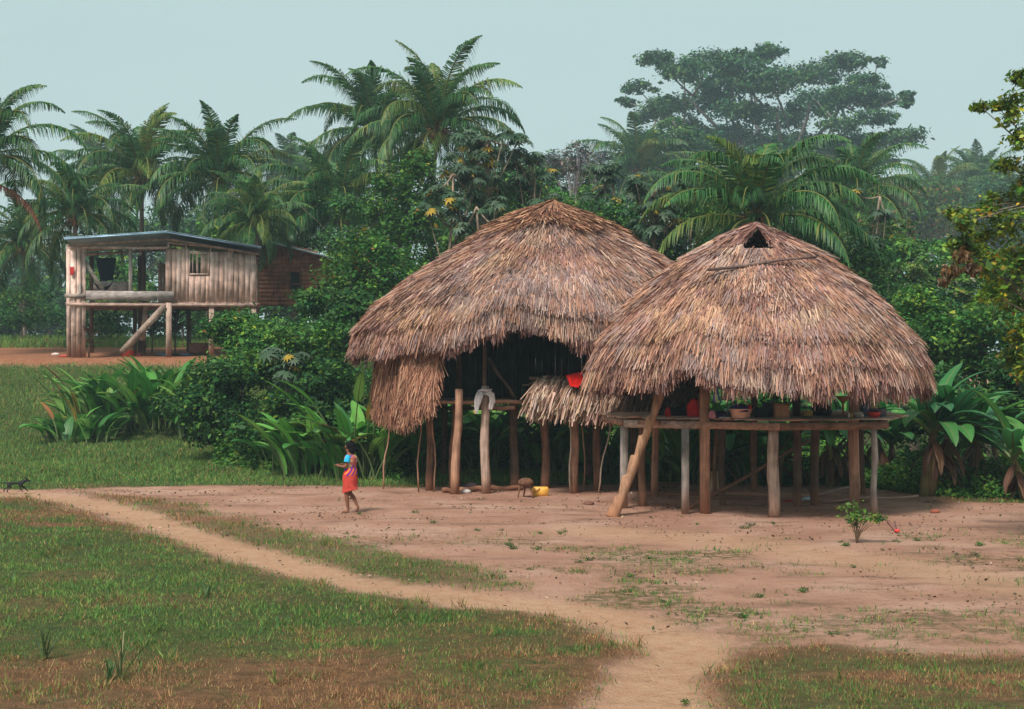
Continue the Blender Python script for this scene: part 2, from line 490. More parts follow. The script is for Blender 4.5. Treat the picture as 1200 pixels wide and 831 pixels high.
def ground_mat():
    m, nt, N, L = new_mat('earth_and_turf')
    out = N.new('ShaderNodeOutputMaterial'); b = N.new('ShaderNodeBsdfPrincipled')
    b.inputs['Roughness'].default_value = .95; b.inputs['Specular IOR Level'].default_value = .12
    geo = N.new('ShaderNodeNewGeometry')
    at = N.new('ShaderNodeAttribute'); at.attribute_name = 'Col'
    sp = N.new('ShaderNodeSeparateColor'); L.new(at.outputs['Color'], sp.inputs[0])
    wd = N.new('ShaderNodeAttribute'); wd.attribute_name = 'weeds'
    yd = N.new('ShaderNodeAttribute'); yd.attribute_name = 'yard'
    def noise(scale, detail=6, rough=.6, stretch=None):
        n = N.new('ShaderNodeTexNoise'); n.inputs['Scale'].default_value = scale; n.inputs['Detail'].default_value = detail
        n.inputs['Roughness'].default_value = rough
        if stretch:
            mp = N.new('ShaderNodeMapping'); mp.inputs['Scale'].default_value = stretch
            L.new(geo.outputs['Position'], mp.inputs[0]); L.new(mp.outputs[0], n.inputs['Vector'])
        else: L.new(geo.outputs['Position'], n.inputs['Vector'])
        return n.outputs[0]
    def ramp(src, stops):
        r = N.new('ShaderNodeValToRGB'); el = r.color_ramp.elements
        el[0].position, el[0].color = stops[0][0], (*stops[0][1], 1); el[1].position, el[1].color = stops[-1][0], (*stops[-1][1], 1)
        for p, c in stops[1:-1]:
            e = el.new(p); e.color = (*c, 1)
        L.new(src, r.inputs[0]); return r.outputs[0]
    def mix(f, a, b_):
        x = N.new('ShaderNodeMix'); x.data_type = 'RGBA'
        if isinstance(f, float): x.inputs[0].default_value = f
        else: L.new(f, x.inputs[0])
        for s_, v in ((6, a), (7, b_)):
            if isinstance(v, tuple): x.inputs[s_].default_value = (*v, 1)
            else: L.new(v, x.inputs[s_])
        return x.outputs[2]
    def rng(src, a, b_, c=0.0, d=1.0):
        r = N.new('ShaderNodeMapRange'); r.inputs[1].default_value = a; r.inputs[2].default_value = b_; r.inputs[3].default_value = c; r.inputs[4].default_value = d
        L.new(src, r.inputs[0]); return r.outputs[0]
    def mul(a, b_):
        x = N.new('ShaderNodeMath'); x.operation = 'MULTIPLY'; x.use_clamp = True
        L.new(a, x.inputs[0])
        if isinstance(b_, float): x.inputs[1].default_value = b_
        else: L.new(b_, x.inputs[1])
        return x.outputs[0]
    n1 = noise(.5, 7, .62); n2 = noise(5, 6, .7); n3 = noise(28, 4, .7); n4 = noise(1.0, 7, .68, (.45, 1.5, 1))
    dirt = ramp(n1, [(.3, (.39, .195, .13)), (.5, (.52, .285, .20)), (.7, (.62, .385, .29))])
    dirt = mix(rng(n4, .52, .66, 0, .65), dirt, (.19, .105, .075))       # damp darker stains
    dirt = mix(rng(n2, .56, .74, 0, .7), dirt, (.15, .10, .065))           # litter and crumbs
    dirt = mix(rng(n3, .60, .72, 0, .65), dirt, (.11, .07, .045))
    dirt = mix(rng(n3, .28, .38, .4, 0), dirt, (.52, .36, .27))
    dirt = mix(mul(sp.outputs[2], .7), dirt, ramp(n2, [(.35, (.52, .28, .155)), (.65, (.68, .43, .27))]))
    dirt = mix(yd.outputs['Fac'], dirt, ramp(n2, [(.35, (.30, .115, .06)), (.65, (.42, .20, .11))]))
    soil = ramp(n2, [(.3, (.10, .06, .03)), (.5, (.19, .10, .05)), (.7, (.30, .15, .08))])
    turf = ramp(n2, [(.3, (.04, .055, .02)), (.5, (.07, .10, .03)), (.7, (.13, .13, .045))])
    turf = mix(sp.outputs[1], turf, soil)
    c = mix(sp.outputs[0], dirt, turf)
    c = mix(mul(mul(wd.outputs['Fac'], rng(n2, .42, .55)), .8), c, ramp(n3, [(.3, (.05, .07, .02)), (.7, (.10, .11, .035))]))
    L.new(c, b.inputs['Base Color'])
    bp = N.new('ShaderNodeBump'); bp.inputs['Strength'].default_value = 1.0; bp.inputs['Distance'].default_value = .08
    ad = N.new('ShaderNodeMath'); ad.operation = 'ADD'; L.new(n2, ad.inputs[0]); L.new(n3, ad.inputs[1])
    L.new(ad.outputs[0], bp.inputs['Height']); L.new(bp.outputs[0], b.inputs['Normal'])
    L.new(b.outputs[0], out.inputs[0])
    return m
ground = link('ground', gme, ground_mat())
tag(ground, kind='structure')

# ------------------------------------------------------------------ grass
def scatter(x0, x1, y0, y1, n):
    return RNG.uniform(x0, x1, n), RNG.uniform(y0, y1, n)

def grass_blades(g, x, y, h0, h1, w, green, dry, lean=.5):
    n = len(x)
    z = H(x, y) - .005
    hh = RNG.uniform(h0, h1, n) * (.5 + fbm(x * 1.6, y * 1.6, 90))
    d = nrm(np.stack([RNG.normal(0, lean, n), RNG.normal(0, lean, n), np.ones(n)], 1))
    a = RNG.uniform(0, math.pi, n)
    b = np.stack([np.cos(a), np.sin(a) * .6, np.zeros(n)], 1)
    isdry = RNG.uniform(0, 1, n) < np.clip(dry * .92 + .07, 0, 1)
    tone = fbm(x * .8, y * .8, 15)
    cg = pal([(.075, .16, .035), (.10, .20, .04), (.15, .24, .05), (.055, .15, .05), (.27, .27, .06)], [3, 4, 2.5, 1.5, .8], n, .35)
    cg *= (.7 + .6 * tone)[:, None]
    cd = pal([(.30, .15, .07), (.38, .21, .10), (.20, .10, .055), (.42, .29, .13)], [3, 2.5, 1.5, 1.2], n, .3)
    c = np.where(isdry[:, None], cd, cg)
    hh = np.where(isdry, hh * .8, hh)
    blades(g, np.stack([x, y, z], 1), d, b, hh, RNG.uniform(.6, 1.3, n) * w, c, .1)

gg = Geo()
for (x0, x1, y0, y1, n, h0, h1, w) in ((-7, 7.5, 11.5, 17, 170000, .03, .085, .011), (-10.5, 10, 17, 24, 170000, .03, .09, .015),
                                      (-14, 12, 24, 31, 130000, .035, .10, .02), (-17, 12, 31, 38, 110000, .04, .12, .025)):
    x, y = scatter(x0, x1, y0, y1, n)
    g1, d1, t1, w1, _ = fields(x, y)
    wd = w1 * smooth(.45, .6, fbm(x * 3, y * 3, 8)) * .35
    pr = np.clip(g1 * (.35 + .9 * fbm(x * 2.3, y * 2.3, 55)), 0, 1)
    pr = pr * (.25 + .75 * smooth(.34, .52, fbm(x * 1.4, y * 2.2, 66)))
    k = RNG.uniform(0, 1, n) < np.maximum(pr, wd)
    grass_blades(gg, x[k], y[k], h0, h1, w, None, np.where(g1[k] > .3, d1[k], .15))
m_ = 1500
x, y = scatter(-12, 9, 12, 34, m_)
g1, d1, t1, w1, _ = fields(x, y)
kk = (RNG.uniform(0, 1, m_) < g1 * .9) ; x, y, d1 = x[kk], y[kk], d1[kk]; m_ = len(x)
rp = 22; sz_ = np.repeat(RNG.uniform(.5, 1.3, m_), rp)
xx = np.repeat(x, rp) + RNG.normal(0, .035, m_ * rp) * sz_; yy = np.repeat(y, rp) + RNG.normal(0, .035, m_ * rp) * sz_
grass_blades(gg, xx, yy, .06, .20, .013, None, np.repeat(np.clip(d1 * 1.1, 0, 1), rp) * .8, .6)
o = link('grass', gg.mesh('grass'), M_grass); tag(o, 'short patchy turf, green and dry brown, round the bare earth yard', 'grass', kind='stuff')

gg = Geo()
n = 230000
x, y = scatter(-22, 6, 38, 58.5, n)
g1, d1, t1, w1, yd = fields(x, y)
k = (RNG.uniform(0, 1, n) < g1) & (x > -.42 * y) & (x < 2)
grass_blades(gg, x[k], y[k], .05, .17, .03, None, np.full(k.sum(), .06), .45)
x, y = scatter(-32, -4, 69, 82, 40000)
grass_blades(gg, x, y, .15, .45, .05, None, np.full(len(x), .05), .35)
o = link('bank_grass', gg.mesh('bank_grass'), M_grass); tag(o, 'long soft green grass covering the bank below the plank house', 'grass', kind='stuff')

# ------------------------------------------------------------------ crumbs, dry leaves and twigs on the bare earth
gg = Geo()
n = 42000
x = RNG.uniform(-13, 15, n); y = 13 + 24 * RNG.uniform(0, 1, n) ** 1.2
g1, d1, t1, w1, _ = fields(x, y)
k = RNG.uniform(0, 1, n) < (1 - g1) * (.03 + .5 * smooth(.48, .66, fbm(x * .8, y * 1.8, 17))) * (1 - .6 * t1)
x, y = x[k], y[k]; n = len(x)
p = np.stack([x, y, H(x, y) + RNG.uniform(.004, .022, n)], 1)
nn = nrm(np.stack([RNG.normal(0, .45, n), RNG.normal(0, .45, n), np.ones(n)], 1)); a = nrm(np.cross(nn, rdir(n))); b = np.cross(nn, a)
L_ = RNG.uniform(.02, .075, n) * (.6 + y / 40)
rhombs(gg, p, a, b, L_, L_ * RNG.uniform(.25, .7, n), pal([(.10, .06, .035), (.20, .11, .06), (.07, .05, .035), (.32, .20, .11), (.06, .09, .03), (.48, .36, .27)], [4, 3, 3, 1, 1.2, .8], n, .3))
o = link('litter', gg.mesh('litter'), M_grass); tag(o, 'dry leaf litter and crumbs strewn over the bare earth', 'litter', kind='stuff')

# ------------------------------------------------------------------ thatch
TH_COL = [(.30, .148, .118), (.36, .19, .15), (.23, .115, .095), (.30, .19, .175), (.14, .07, .06), (.56, .35, .27), (.25, .17, .17)]
TH_W = [4, 3.6, 2.4, 2.6, 1.9, 1.2, 1.8]
def strands(g, p, nrmv, d, L, W, lift, spread=.16, col=None, w_tip=.22):
    n = len(p)
    side = nrm(np.cross(d, nrmv))
    dd = nrm(d + side * RNG.normal(0, spread, (n, 1)) + nrmv * (lift + RNG.normal(0, .05, (n, 1))))
    roll = RNG.normal(0, .55, (n, 1))
    b = nrm(nrm(np.cross(dd, nrmv)) * np.cos(roll) + nrmv * np.sin(roll))
    if col is None: col = pal(TH_COL, TH_W, n, .25, RNG, .025)
    blades(g, p, dd, b, L, W, col, w_tip)

def prof_eval(prof, t):
    """prof: list of (r, z) from the apex down; t in 0..1 by arc length"""
    pr = np.asarray(prof, float)
    s = np.concatenate([[0], np.cumsum(np.hypot(*np.diff(pr, axis=0).T))]); s /= s[-1]
    r = np.interp(t, s, pr[:, 0]); z = np.interp(t, s, pr[:, 1])
    e = 1e-2
    r2 = np.interp(np.clip(t + e, 0, 1), s, pr[:, 0]); z2 = np.interp(np.clip(t + e, 0, 1), s, pr[:, 1])
    r1 = np.interp(np.clip(t - e, 0, 1), s, pr[:, 0]); z1 = np.interp(np.clip(t - e, 0, 1), s, pr[:, 1])
    return r, z, r2 - r1, z2 - z1

def round_roof(g, cx, cy, prof, n, rim, sx=1.0, sy=1.0, seg=96, tmin=0.0, seed=0, hole=None):
    """strawy cone: an under-shell and thousands of dry strands; rim(angle) shifts the eave height"""
    # under shell, two sheets (outer and inner) so that it has thickness
    T = np.linspace(tmin, 1, 40); A = np.linspace(0, 2 * math.pi, seg, endpoint=False)
    def rimshift(t, a): return rim(a) * smooth(.55, 1, t)
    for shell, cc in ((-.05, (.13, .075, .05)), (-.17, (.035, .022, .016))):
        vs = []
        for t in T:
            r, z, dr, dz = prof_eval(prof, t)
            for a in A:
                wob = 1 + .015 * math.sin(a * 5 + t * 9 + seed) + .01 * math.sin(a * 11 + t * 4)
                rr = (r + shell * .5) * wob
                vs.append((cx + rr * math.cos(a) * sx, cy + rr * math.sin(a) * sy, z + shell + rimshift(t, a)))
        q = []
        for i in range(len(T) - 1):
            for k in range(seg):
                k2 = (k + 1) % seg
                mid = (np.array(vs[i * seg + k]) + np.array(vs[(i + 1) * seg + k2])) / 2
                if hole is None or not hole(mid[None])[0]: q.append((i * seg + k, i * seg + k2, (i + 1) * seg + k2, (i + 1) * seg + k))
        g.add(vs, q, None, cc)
    def pts(t, a, push):
        r, z, dr, dz = prof_eval(prof, t)
        wob = 1 + .015 * np.sin(a * 5 + t * 9 + seed) + .01 * np.sin(a * 11 + t * 4)
        r = r * wob
        ca, sa = np.cos(a), np.sin(a)
        l = np.hypot(dr, dz)
        d = np.stack([ca * dr / l * sx, sa * dr / l * sy, dz / l], 1)
        nn = np.stack([-ca * dz / l, -sa * dz / l, dr / l], 1)
        p = np.stack([cx + r * ca * sx, cy + r * sa * sy, z + rimshift(t, a)], 1) + nn * push[:, None]
        return p, nn, nrm(d)
    # area-even sampling: t^~0.5
    t = tmin + (1 - tmin) * np.sqrt(RNG.uniform(0, 1, n)); a = RNG.uniform(0, 2 * math.pi, n)
    row = np.round(t * 20 + RNG.normal(0, .25, n) + .4 * np.sin(a * 3 + seed)) / 20
    t = np.clip(.35 * t + .65 * row, tmin, 1)
    p, nn, d = pts(t, a, RNG.uniform(-.03, .05, n))
    L = RNG.uniform(.12, .42, n) ; W = RNG.uniform(.014, .044, n)
    c = pal(TH_COL, TH_W, n, .25, RNG, .025)
    tone = fbm(a * 3.0 + seed, t * 7, 33 + seed)
    grey = smooth(.45, .62, fbm(a * 1.6 + 3, t * 4, 44 + seed))
    c = c * (.42 + 1.2 * tone)[:, None]
    gold = smooth(.55, .66, fbm(a * 4 + seed * 3, t * 9, 71 + seed))[:, None] * (RNG.uniform(0, 1, (n, 1)) < .7)
    c = c * (1 - gold) + gold * np.array([.58, .36, .22]) * RNG.uniform(.7, 1.1, (n, 1))
    lum = c.mean(1, keepdims=True)
    c = c * (1 - .4 * grey[:, None]) + .4 * grey[:, None] * lum * np.array([1.1, 1.0, .98])
    if hole is not None:
        kk = ~hole(p); p, nn, d, L, W, c = p[kk], nn[kk], d[kk], L[kk], W[kk], c[kk]
    strands(g, p, nn, d, L, W, .06, .2, c)
    # lifted tufts: bundles that stick out and catch the light
    m = n // 90
    tt = np.repeat(tmin + (1 - tmin) * np.sqrt(RNG.uniform(0.02, 1, m)), 14); aa = np.repeat(RNG.uniform(0, 2 * math.pi, m), 14)
    r_ = np.maximum(prof_eval(prof, tt)[0], .4)
    aa = aa + RNG.normal(0, .09, len(aa)) / r_; tt = np.clip(tt + RNG.normal(0, .012, len(tt)), tmin, 1)
    p, nn, d = pts(tt, aa, RNG.uniform(.0, .06, len(tt)))
    if hole is not None: tt = np.where(hole(p), tt + .25, tt); p, nn, d = pts(tt, aa, RNG.uniform(.0, .06, len(tt)))
    cb = np.repeat(pal([(.44, .24, .165), (.54, .36, .27), (.34, .18, .125), (.38, .27, .24)], [3, 1.5, 3, 2], m, .2, RNG, .03), 14, 0)
    strands(g, p, nn, d, RNG.uniform(.22, .55, len(tt)), RNG.uniform(.014, .036, len(tt)), .12, .14, cb * RNG.uniform(.8, 1.15, (len(cb), 1)))
    # hanging eave
    m = int(n * .26)
    a = RNG.uniform(0, 2 * math.pi, m)
    t = RNG.uniform(.93, 1.0, m)
    p, nn, d = pts(t, a, RNG.uniform(-.16, .05, m))
    down = np.array([0, 0, -1.0])
    dd = nrm(d * RNG.uniform(.1, .7, (m, 1)) + down * RNG.uniform(.5, 1, (m, 1)))
    rag = .35 + 1.35 * fbm(a * 14, a * 0 + seed, 12, 3)
    strands(g, p, nn, dd, RNG.uniform(.25, .5, m) * rag, RNG.uniform(.016, .044, m), .02, .16, pal(TH_COL, TH_W, m, .3, RNG, .025))
    return pts

def quad_sheet(g, TL, TR, BL, BR, n, L0, L1, W0, W1, colv=None, back=True, bulge=.1, spread=.14, rows=8, hang=.5, droop=.2):
    TL, TR, BL, BR = map(lambda v: np.asarray(v, float), (TL, TR, BL, BR))
    nv = nrm(np.cross(TR - TL, BL - TL))
    if nv[1] > 0 and abs(nv[1]) > .2: nv = -nv
    if nv[2] < -.3: nv = -nv
    def S(u, v):
        u = u[:, None]; v = v[:, None]
        return (TL * (1 - u) + TR * u) * (1 - v) + (BL * (1 - u) + BR * u) * v + nv * bulge * np.sin(v * math.pi * .9)
    if back:
        U, V = np.meshgrid(np.linspace(0, 1, 14), np.linspace(0, .93, 8)); U = U.ravel(); V = V.ravel()
        ii = np.arange(14 * 8).reshape(8, 14)
        q = np.stack([ii[:-1, :-1], ii[:-1, 1:], ii[1:, 1:], ii[1:, :-1]], -1).reshape(-1, 4)
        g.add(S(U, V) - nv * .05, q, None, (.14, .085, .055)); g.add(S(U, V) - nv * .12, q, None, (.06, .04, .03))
    u = RNG.uniform(0, 1, n); v = RNG.uniform(0, 1, n)
    row = np.round(v * rows + RNG.normal(0, .2, n)) / rows; v = np.clip(.3 * v + .7 * row, 0, 1)
    p = S(u, v) + nv * RNG.uniform(-.05, .05, (n, 1))
    d = nrm(nrm((BL * (1 - u[:, None]) + BR * u[:, None]) - (TL * (1 - u[:, None]) + TR * u[:, None])) + np.array([0, 0, -1.0]) * droop * v[:, None])
    c = pal(TH_COL, TH_W, n, .25, RNG, .025) if colv is None else colv(n, u, v)
    strands(g, p, np.tile(nv, (n, 1)), d, RNG.uniform(L0, L1, n), RNG.uniform(W0, W1, n), .04, spread, c)

def pole(g, a, b, r0, r1=None, col=(.26, .19, .14), seg=9, crook=.03, n=7):
    a = np.asarray(a, float); b = np.asarray(b, float); r1 = r0 if r1 is None else r1
    t = np.linspace(0, 1, n)[:, None]
    pts = a * (1 - t) + b * t
    off = np.array([math.sin(a[0] * 7 + i * 1.1) for i in range(n)])[:, None] * crook * np.sin(t * math.pi)
    pts = pts + off * np.array([1, .4, 0]) if abs((b - a)[2]) > .5 * np.linalg.norm(b - a) else pts + off * np.array([0, .3, 1])
    tube(g, pts, np.interp(t[:, 0], [0, 1], [r0, r1]) * (1 + .06 * RNG.uniform(-1, 1, n)), seg, col, True, .07)

WOODS = {'pale': (.42, .30, .24), 'tan': (.37, .205, .135), 'red': (.20, .105, .065), 'dark': (.11, .07, .05), 'grey': (.34, .29, .26)}

# ================================================================== the near hut
C2 = (P(884, 0, 31.5)[0], 31.5)
hut2 = thing('thatched_hut', 'nearer stilt hut with smoke hole in its thatch cone and a crowded deck', 'hut', (C2[0], C2[1], 0), group='thatched stilt huts')
def z31(y): return 3.19 + (425 - y) * 31.5 / 1667
prof2 = [(.38, 6.14), (.72, 5.97), (1.42, 5.57), (2.22, 4.99), (2.84, 4.44), (3.38, 3.82), (3.62, 3.34), (3.70, 2.98)]
def rim2(a):
    # notch over the log ladder, front left
    d = (a - R(238) + math.pi) % (2 * math.pi) - math.pi
    return .42 * np.exp(-(d / .15) ** 2) + .05 * np.sin(a * 9)
def hole2(p):
    z = p[:, 2]; return (p[:, 1] < C2[1]) & (z > 5.62) & (np.abs(p[:, 0] - C2[0] + .12) < .33 * (6.26 - z) / .60)
g = Geo()
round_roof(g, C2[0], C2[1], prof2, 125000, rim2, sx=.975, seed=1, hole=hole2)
roof2 = part('roof', g, M_thatch, hut2)
# cap over the smoke hole: two short slopes on a ridge running from front to back
g = Geo()
fx, fy = C2[0] - .14, C2[1] - .55
ridge_f, ridge_b = np.array([fx + .03, C2[1] - 1.02, 6.16]), np.array([fx + .08, C2[1] + .35, 6.24])
for s, ex in ((-1, .62), (1, .50)):
    lo_f = np.array([fx + .03 + s * ex * .72, C2[1] - 1.08, 5.68]); lo_b = np.array([fx + s * ex * 1.2, C2[1] + .4, 5.80])
    quad_sheet(g, ridge_f, ridge_b, lo_f, lo_b, 1500, .22, .5, .018, .04, bulge=.04, rows=5, spread=.2)
    p = np.linspace(0, 1, 260)[:, None]
    q0 = ridge_f * (1 - p) + lo_f * p + RNG.normal(0, .02, (260, 3))
    strands(g, q0, np.tile([0, -1.0, .1], (260, 1)), np.tile(nrm([s * .7, -.12, -.6]), (260, 1)), RNG.uniform(.15, .35, 260), RNG.uniform(.02, .04, 260), .05, .2)
ns = 500
u = RNG.uniform(0, 1, (ns, 1)); rp = ridge_f * (1 - u) + ridge_b * u + RNG.normal(0, .03, (ns, 3))
sd = np.where(RNG.uniform(0, 1, (ns, 1)) < .5, -1, 1)
strands(g, rp, np.tile([0, 0, 1.0], (ns, 1)), nrm(np.concatenate([sd, RNG.normal(0, .2, (ns, 1)), np.full((ns, 1), -.55)], 1)), RNG.uniform(.2, .4, ns), RNG.uniform(.02, .04, ns), .1, .2)
part('roof_cap', g, M_thatch, hut2)
g = Geo()
pole(g, P(829, 316, 29.45), P(958, 301, 29.5), .035, .022, (.12, .08, .07), crook=.03)
part('roof_pole', g, M_bark, hut2)
# deck
ZD = 2.0
deckpoly = [P(706, 0, 33.2)[:2], P(730, 0, 31.0)[:2], P(818, 0, 30.2)[:2], P(912, 0, 29.25)[:2], P(1040, 0, 29.9)[:2], P(1058, 0, 32.0)[:2], P(1030, 0, 34.6)[:2], P(765, 0, 34.6)[:2]]
def row_planks(g, poly, z, pw, ang, th=.035):
    """planks clipped to a convex outline, laid along direction ang"""
    poly = np.asarray(poly); d = np.array([math.cos(ang), math.sin(ang)]); s = np.array([-d[1], d[0]])
    ps = poly @ s; k = ps.min() + pw / 2
    while k < ps.max():
        xs = []
        for i in range(len(poly)):
            a, b = poly[i], poly[(i + 1) % len(poly)]; sa, sb = a @ s - k, b @ s - k
            if sa * sb < 0: xs.append((a + (b - a) * (sa / (sa - sb))) @ d)
        if len(xs) >= 2:
            x0, x1 = min(xs) - random.uniform(0, .10), max(xs) + random.uniform(0, .10)
            c = WOODS[random.choice(['pale', 'tan', 'grey', 'tan'])]
            zz = z + random.uniform(-.008, .012)
            a3 = np.append(d * x0 + s * k, zz); b3 = np.append(d * x1 + s * k, zz + random.uniform(-.01, .01))
            beam(g, a3, b3, pw * .93, th, np.array(c) * random.uniform(1.0, 1.5))
        k += pw
g = Geo(); row_planks(g, deckpoly, ZD, .16, R(7))
part('deck', g, M_wood_flat, hut2)
for (a, b, w, h, c) in ((P(708, 490, 32.9), P(729, 494, 30.9), .07, .12, 'tan'), (P(731, 498, 30.9), P(817, 503, 30.1), .06, .16, 'pale'),
                        (P(757, 494, 30.7), P(914, 501.5, 29.2), .07, .15, 'tan'), (P(914, 502, 29.25), P(1041, 501, 29.8), .07, .15, 'red'),
                        (P(760, 491, 34), P(1035, 491, 34), .08, .14, 'dark'), (P(735, 494, 31.5), P(770, 491, 34.3), .07, .12, 'red'),
                        (P(1030, 499, 30.2), P(1040, 493, 34), .08, .12, 'dark'), (P(850, 500, 29.9), P(860, 492, 34.2), .08, .12, 'dark'), (P(950, 500, 30), P(960, 492, 34.2), .08, .12, 'dark')):
    g = Geo(); a = a.copy(); b = b.copy(); a[2] = b[2] = ZD - .03 - h / 2 - .004 - .02
    beam(g, a, b, w, h, WOODS[c]); part('deck_beam', g, M_wood_flat, hut2)
g = Geo(); beam(g, P(748, 494.5, 30.55), P(772, 495.5, 30.35), .12, .10, WOODS['tan']); part('ladder_rest', g, M_wood, hut2)
for (px, D, r, c, zt, sq) in ((731, 31.2, .095, 'grey', ZD - .05, 1), (753, 31.7, .09, 'red', ZD - .05, 0), (767, 34.1, .085, 'tan', 4.1, 0), (803, 29.95, .085, 'grey', ZD - .2, 1), (826, 30.1, .115, 'tan', 3.7, 1),
                          (847, 31.9, .075, 'dark', ZD - .05, 0), (907, 29.55, .125, 'pale', ZD - .19, 0), (934, 31.6, .10, 'dark', 4.0, 0), (955, 31.9, .10, 'dark', 3.9, 0),
                          (1001, 30.6, .115, 'tan', 3.6, 0), (1025, 29.95, .07, 'grey', ZD - .19, 0), (884, 34.4, .08, 'red', 4.2, 0), (1010, 34.4, .08, 'dark', 4.0, 0), (838, 34.2, .055, 'red', ZD, 0)):
    g = Geo(); x = P(px, 0, D)[0]
    if sq: beam(g, (x, D, -.1), (x + random.uniform(-.02, .02), D, zt), r * 1.75, r * 1.5, WOODS[c], up=(0, 1, 0))
    else: pole(g, (x, D, -.1), (x + random.uniform(-.03, .03), D, zt), r, r * .9, WOODS[c], 12)
    part('post', g, M_wood, hut2, smoothed=not sq)
g = Geo()
for k in range(10):
    a = k * 2 * math.pi / 10 + .2
    pole(g, (C2[0] + 3.6 * math.cos(a), C2[1] + 3.6 * math.sin(a), 3.3), (C2[0] + .3 * math.cos(a), C2[1] + .3 * math.sin(a), 5.85), .04, .03, WOODS['dark'], 6, .0, 3)
part('rafter', g, M_bark, hut2)
for zz, rr in ((3.65, 3.1), (4.6, 2.0)):
    g = Geo(); aa = np.linspace(0, 2 * math.pi, 25)
    tube(g, np.stack([C2[0] + rr * np.cos(aa), C2[1] + rr * np.sin(aa), np.full(25, zz)], 1), .04, 6, WOODS['dark'], False)
    part('ring_beam', g, M_bark, hut2)
g = Geo(); pole(g, P(806, 604, 31)*[1,1,0], P(948, 516, 33.6), .045, .04, WOODS['red'], 7); 
solo('leaning_pole', g, M_wood, 'long thin dark pole slanting up from the ground to the deck of the nearer hut', 'pole', P(806, 604, 31)*[1,1,0])

# log ladder with cut steps
lb, lt = P(717, 603, 29.6), P(776, 456, 30.15); lb[2] = -.05
g = Geo(); n = 40; axis_d = nrm(lt - lb); Ls = np.linalg.norm(lt - lb)
up_l = nrm(np.cross(axis_d, np.array([0, 1.0, 0]))); up_l = up_l if up_l[0] < 0 else -up_l
sidev = np.cross(axis_d, up_l)
vs = []; seg = 14
for i in range(n * 2):
    s = i / (n * 2 - 1) * Ls
    base = .135 - .03 * s / Ls
    ph = (s / .46) % 1.0
    cut = .0
    if .25 < s < Ls - .25: cut = .085 * (1 - ph) if ph > .08 else .085 * (ph / .08)
    for k in range(seg):
        a = 2 * math.pi * k / seg
        r = base * (1 + .04 * math.sin(3 * a + s * 3))
        w = max(0, math.cos(a)) ** 1.0
        r2 = min(r, r - cut * (1 if w > .35 else w / .35) + .0)
        vs.append(lb + axis_d * s + up_l * r2 * math.cos(a) + sidev * r * math.sin(a))
q = [(i * seg + k, i * seg + (k + 1) % seg, (i + 1) * seg + (k + 1) % seg, (i + 1) * seg + k) for i in range(n * 2 - 1) for k in range(seg)]
vs += [lb, lt]; m0 = n * 2 * seg
t = [(m0, (k + 1) % seg, k) for k in range(seg)] + [(m0 + 1, (n * 2 - 1) * seg + k, (n * 2 - 1) * seg + (k + 1) % seg) for k in range(seg)]
g.add(vs, q, t, (.36, .20, .12))
solo('log_ladder', g, M_wood, 'thick notched log leaning against the deck as a ladder', 'ladder', (lb[0], lb[1], 0))

# things on the near deck
ZT = ZD + .03
def on_deck(px, D, dz=0): p = P(px, 0, D); p[2] = ZT + dz; return p
def cardboard(px, D, w, h, d, rz, label, col=(.50, .26, .14)):
    c = on_deck(px, D); r = thing('cardboard_box', label, 'box', c, rz, 'cardboard boxes on the deck')
    g = Geo()
    for (cx, cy, sx, sy) in ((0, -d / 2, w, .012), (0, d / 2, w, .012), (-w / 2, 0, .012, d - .03), (w / 2, 0, .012, d - .03)): box(g, (cx, cy, h / 2), (sx, sy, h), col)
    box(g, (0, 0, .008), (w - .03, d - .03, .012), col)
    part('carton', g, M_plain, r, world=False)
    for s in (-1, 1):
        g = Geo(); beam(g, (-w / 2, s * (d / 2 + .015), h - .004), (w / 2, s * (d / 2 + .015), h - .004), .01, .01, col); beam(g, (-w / 2 + .01, s * (d / 2 + .05), h - .03), (w / 2 - .01, s * (d / 2 + .05), h - .03), .09, .008, col, up=(0, s * .5, .8)); part('flap', g, M_plain, r, world=False)
cardboard(915.5, 29.9, .28, .30, .24, .1, 'small orange brown cardboard box at the deck edge above the round middle post')
def basin(px, D, r, h, col, label, fill):
    c = on_deck(px, D); t = thing('basin', label, 'basin', c, 0, None); g = Geo()
    lathe(g, (0, 0, 0), [(.01, 0), (r * .78, 0), (r * .82, .01), (r, h), (r * 1.07, h + .005), (r * 1.07, h - .015), (r * .98, h - .01), (r * .76, .02), (.01, .02)], 22, col)
    part('tub', g, M_plastic, t, True, world=False)
    return c
bc = basin(868, 29.85, .24, .19, (.66, .38, .29), 'wide pinkish basin full of clothes on the deck', None)
def cloth_heap(c, sx, sy, sz, col, name, label, seed=0, parent=None):
    rs = random.Random(seed); g = Geo(); seg, rings = 18, 10; vs = []
    ph = [rs.uniform(0, 6) for _ in range(4)]
    for i in range(rings + 1):
        th = (math.pi / 2) * i / rings
        for k in range(seg):
            a = 2 * math.pi * k / seg
            rr = 1 + .24 * math.sin(2 * a + ph[3] + th * 2) + .16 * math.sin(3 * a + ph[0]) + .10 * math.sin(7 * a + ph[1] + th * 3)
            zz = math.cos(th) * (1 + .15 * math.sin(5 * a + ph[2]) * math.sin(th)) 
            vs.append((sx * rr * math.sin(th) * math.cos(a), sy * rr * math.sin(th) * math.sin(a), sz * max(zz, 0)))
    q = [(i * seg + k, (i + 1) * seg + k, (i + 1) * seg + (k + 1) % seg, i * seg + (k + 1) % seg) for i in range(rings) for k in range(seg)]
    g.add(vs, q, None, col)
    o = link(name, g.mesh(name, True), M_cloth); o.location = tuple(c); tag(o, label, 'clothes')
    return o
cloth_heap(bc + [-.02, 0, .13], .20, .19, .17, (.05, .035, .13), 'folded_clothes', 'dark violet bundle of clothes heaped in the pinkish basin')
